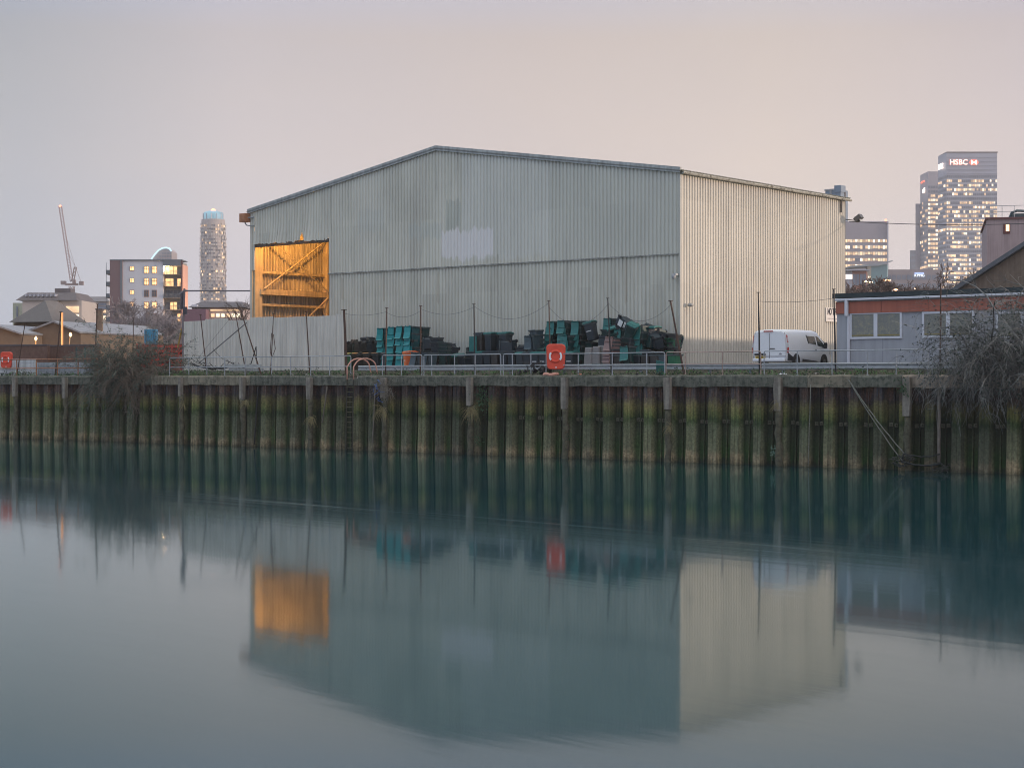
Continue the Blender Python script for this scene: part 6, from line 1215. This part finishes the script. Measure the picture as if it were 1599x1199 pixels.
leafy(754, 621, .62, 260, 'dark green ivy patch beside the fender under the upright bins', ivy, 70); leafy(738, 652, .35, 60, 'small green plant low on the same fender as the ivy', ivy, 71); leafy(747, 688, .32, 60, 'green weed cluster near the water on the middle fender', ivy, 72); leafy(889, 681, .22, 26, 'tiny green weed on the fender below the lifebuoy', ivy, 73); leafy(1410, 603, .3, 60, 'green leaves under the coping beside the right fender', ivy, 74); leafy(1207, 706, .18, 40, 'pale green weed near the water below the van', mat('pale_weed', (.12, .20, .15), .8), 75, -.3)
rg = random.Random(90); c = WL(602, 612, -.3); b = MB()
for i in range(60): grow(b, Vector((rg.gauss(0, .25), 0, rg.gauss(0.3, .15))), Vector((rg.gauss(0, .6), rg.gauss(-.3, .3), rg.uniform(-1, .5))).normalized(), .55, .010, 1, rg, .6, -.05, 3, 3, .005)
tag(b.build('wall_shrub', tw2, None, Wp(c.x, c.y, c.z), WROT), 'small bare shrub hanging over the coping right of the ladder', 'shrub')
c = WL(591, 611, -.45); b = MB(); rg = random.Random(91)
for i in range(10): a = Vector((rg.gauss(0, .15), 0, rg.gauss(0, .25))); b.path([a, a+Vector((rg.gauss(0, .12), -.05, rg.gauss(0, .12))), a+Vector((rg.gauss(0, .2), 0, rg.gauss(0, .2)))], .014, 4)
tag(b.build('snagged_plastic', mat('blue_plastic', (.03, .14, .42), .5), None, Wp(c.x, c.y, c.z), WROT), 'blue plastic scraps snagged in the shrub beside the ladder', 'litter')
# weeds along the bank
rg = random.Random(44); b1, b2, b3 = MB(), MB(), MB()
for i in range(5200):
    s_ = rg.uniform(-14, 74); o = rg.choice((rg.uniform(.25, 1.0), rg.uniform(.6, 2.6))); z = 4.12 if o < .75 else 4.12+(o-.75)*.12; cl = .5+.5*math.sin(s_*1.1)*math.sin(s_*.37+1)
    if rg.random() > .35+cl*.65: continue
    p = Wp(s_, o, z); h = rg.uniform(.06, .20+.26*cl)
    if Ws(1040) > s_ > Ws(1320) or rg.random() < .55:
        tgt = b1 if rg.random() < .6 else b3
        for _ in range(5):
            q = p+Vector((rg.gauss(0, .09), rg.gauss(0, .09), rg.uniform(0, h))); v1 = Vector((rg.gauss(0, 1), rg.gauss(0, 1), rg.gauss(0, .7))).normalized()*.06; v2 = Vector((rg.gauss(0, 1), rg.gauss(0, 1), rg.gauss(0, .7))).normalized()*.035; tgt.add([q-v1, q+v2, q+v1, q-v2], [(0, 1, 2, 3)])
    else:
        d = Vector((rg.gauss(0, .5), rg.gauss(0, .5), 1)).normalized(); b2.path([p, p+d*h*.7, p+d*h*1.1+Vector((rg.gauss(0, .08), 0, -.04))], [.008, .006, .003], 3, False)
tag(b1.build('low_weeds', mat('weed_green', (.06, .14, .04), .8, var=.45, scale=3, island=.5)), 'low green weeds along the coping', 'weeds', kind='stuff'); tag(b3.build('dark_weeds', mat('weed_dark', (.03, .055, .035), .8, var=.4, scale=3)), 'darker leafy weeds along the coping', 'weeds', kind='stuff')
tag(b2.build('dry_grass', mat('weed_straw', (.17, .15, .09), .9, var=.4, scale=3)), 'thin dry grass blades along the coping', 'grass', kind='stuff')
# litter
for i, (px, py, w_, col, lab) in enumerate(((1221, 582, .55, (.62, .62, .64), 'white crumpled sheet lying under the van'), (455, 580, .2, (.6, .6, .6), 'small white litter left of the ladder behind the railing'), (1276, 584, .4, (.55, .5, .48), 'flat pale scrap on the coping right of the white sheet'), (480, 582, .16, (.55, .55, .55), 'tiny white litter between the white scrap and the ladder'), (905, 585, .2, (.5, .2, .12), 'small reddish scrap right of the faded lifebuoy'), (1000, 583, .5, (.10, .11, .13), 'dark rag lying under the railing below the heap'))):
    c = Wp(Ws(px, .6), .6, 4.13); b = MB(); vv = []
    for a in range(5):
        for k in range(3): vv.append(((a/4-.5)*w_, (k/2-.5)*.25, rg.uniform(.0, .12)*(1 if a % 2 else .4)))
    b.add(vv+[(x, y, z-.01) for x, y, z in vv], [(a*3+k, a*3+3+k, a*3+4+k, a*3+1+k) for a in range(4) for k in range(2)]); tag(b.build('litter', mat('litter_%d' % i, col, .7), None, c, WROT), lab, 'litter', 'litter on the bank')
b = MB(); rg = random.Random(8)
for i in range(14): p = Vector((rg.gauss(0, .45), rg.gauss(0, .2), .15+abs(rg.gauss(0, .18)))); b.box(p, (rg.uniform(.15, .5), .12, rg.uniform(.1, .3)), rg.random()*3, rg.random(), rg.random())
for i in range(10): p = Vector((rg.gauss(0, .4), rg.gauss(0, .2), .1)); b.path([p, p+Vector((rg.gauss(0, .3), 0, .4)), p+Vector((rg.gauss(0, .4), 0, .6))], .02, 4)
tag(b.build('junk_heap', black_m, None, Wp(Ws(838, .7), .7, 4.12), WROT), 'heap of black scrap left of the lifebuoy housing on the bank', 'scrap heap')

# ------------------------------------------------------------------ haze
hz = bpy.data.materials.new('haze_air'); hz.use_nodes = True; t = hz.node_tree; t.nodes.clear()
pv = N(t, 'ShaderNodeVolumePrincipled'); pv.inputs['Color'].default_value = (.97, .90, .88, 1); pv.inputs['Density'].default_value = .00020; pv.inputs['Anisotropy'].default_value = 0.
ou = N(t, 'ShaderNodeOutputMaterial'); t.links.new(pv.outputs[0], ou.inputs['Volume'])
b = MB(); b.b2((-1300, -60, -1.6), (1300, 2000, 260)); tag(b.build('haze', hz), 'thin evening haze over the river and towers', 'haze', kind='stuff')
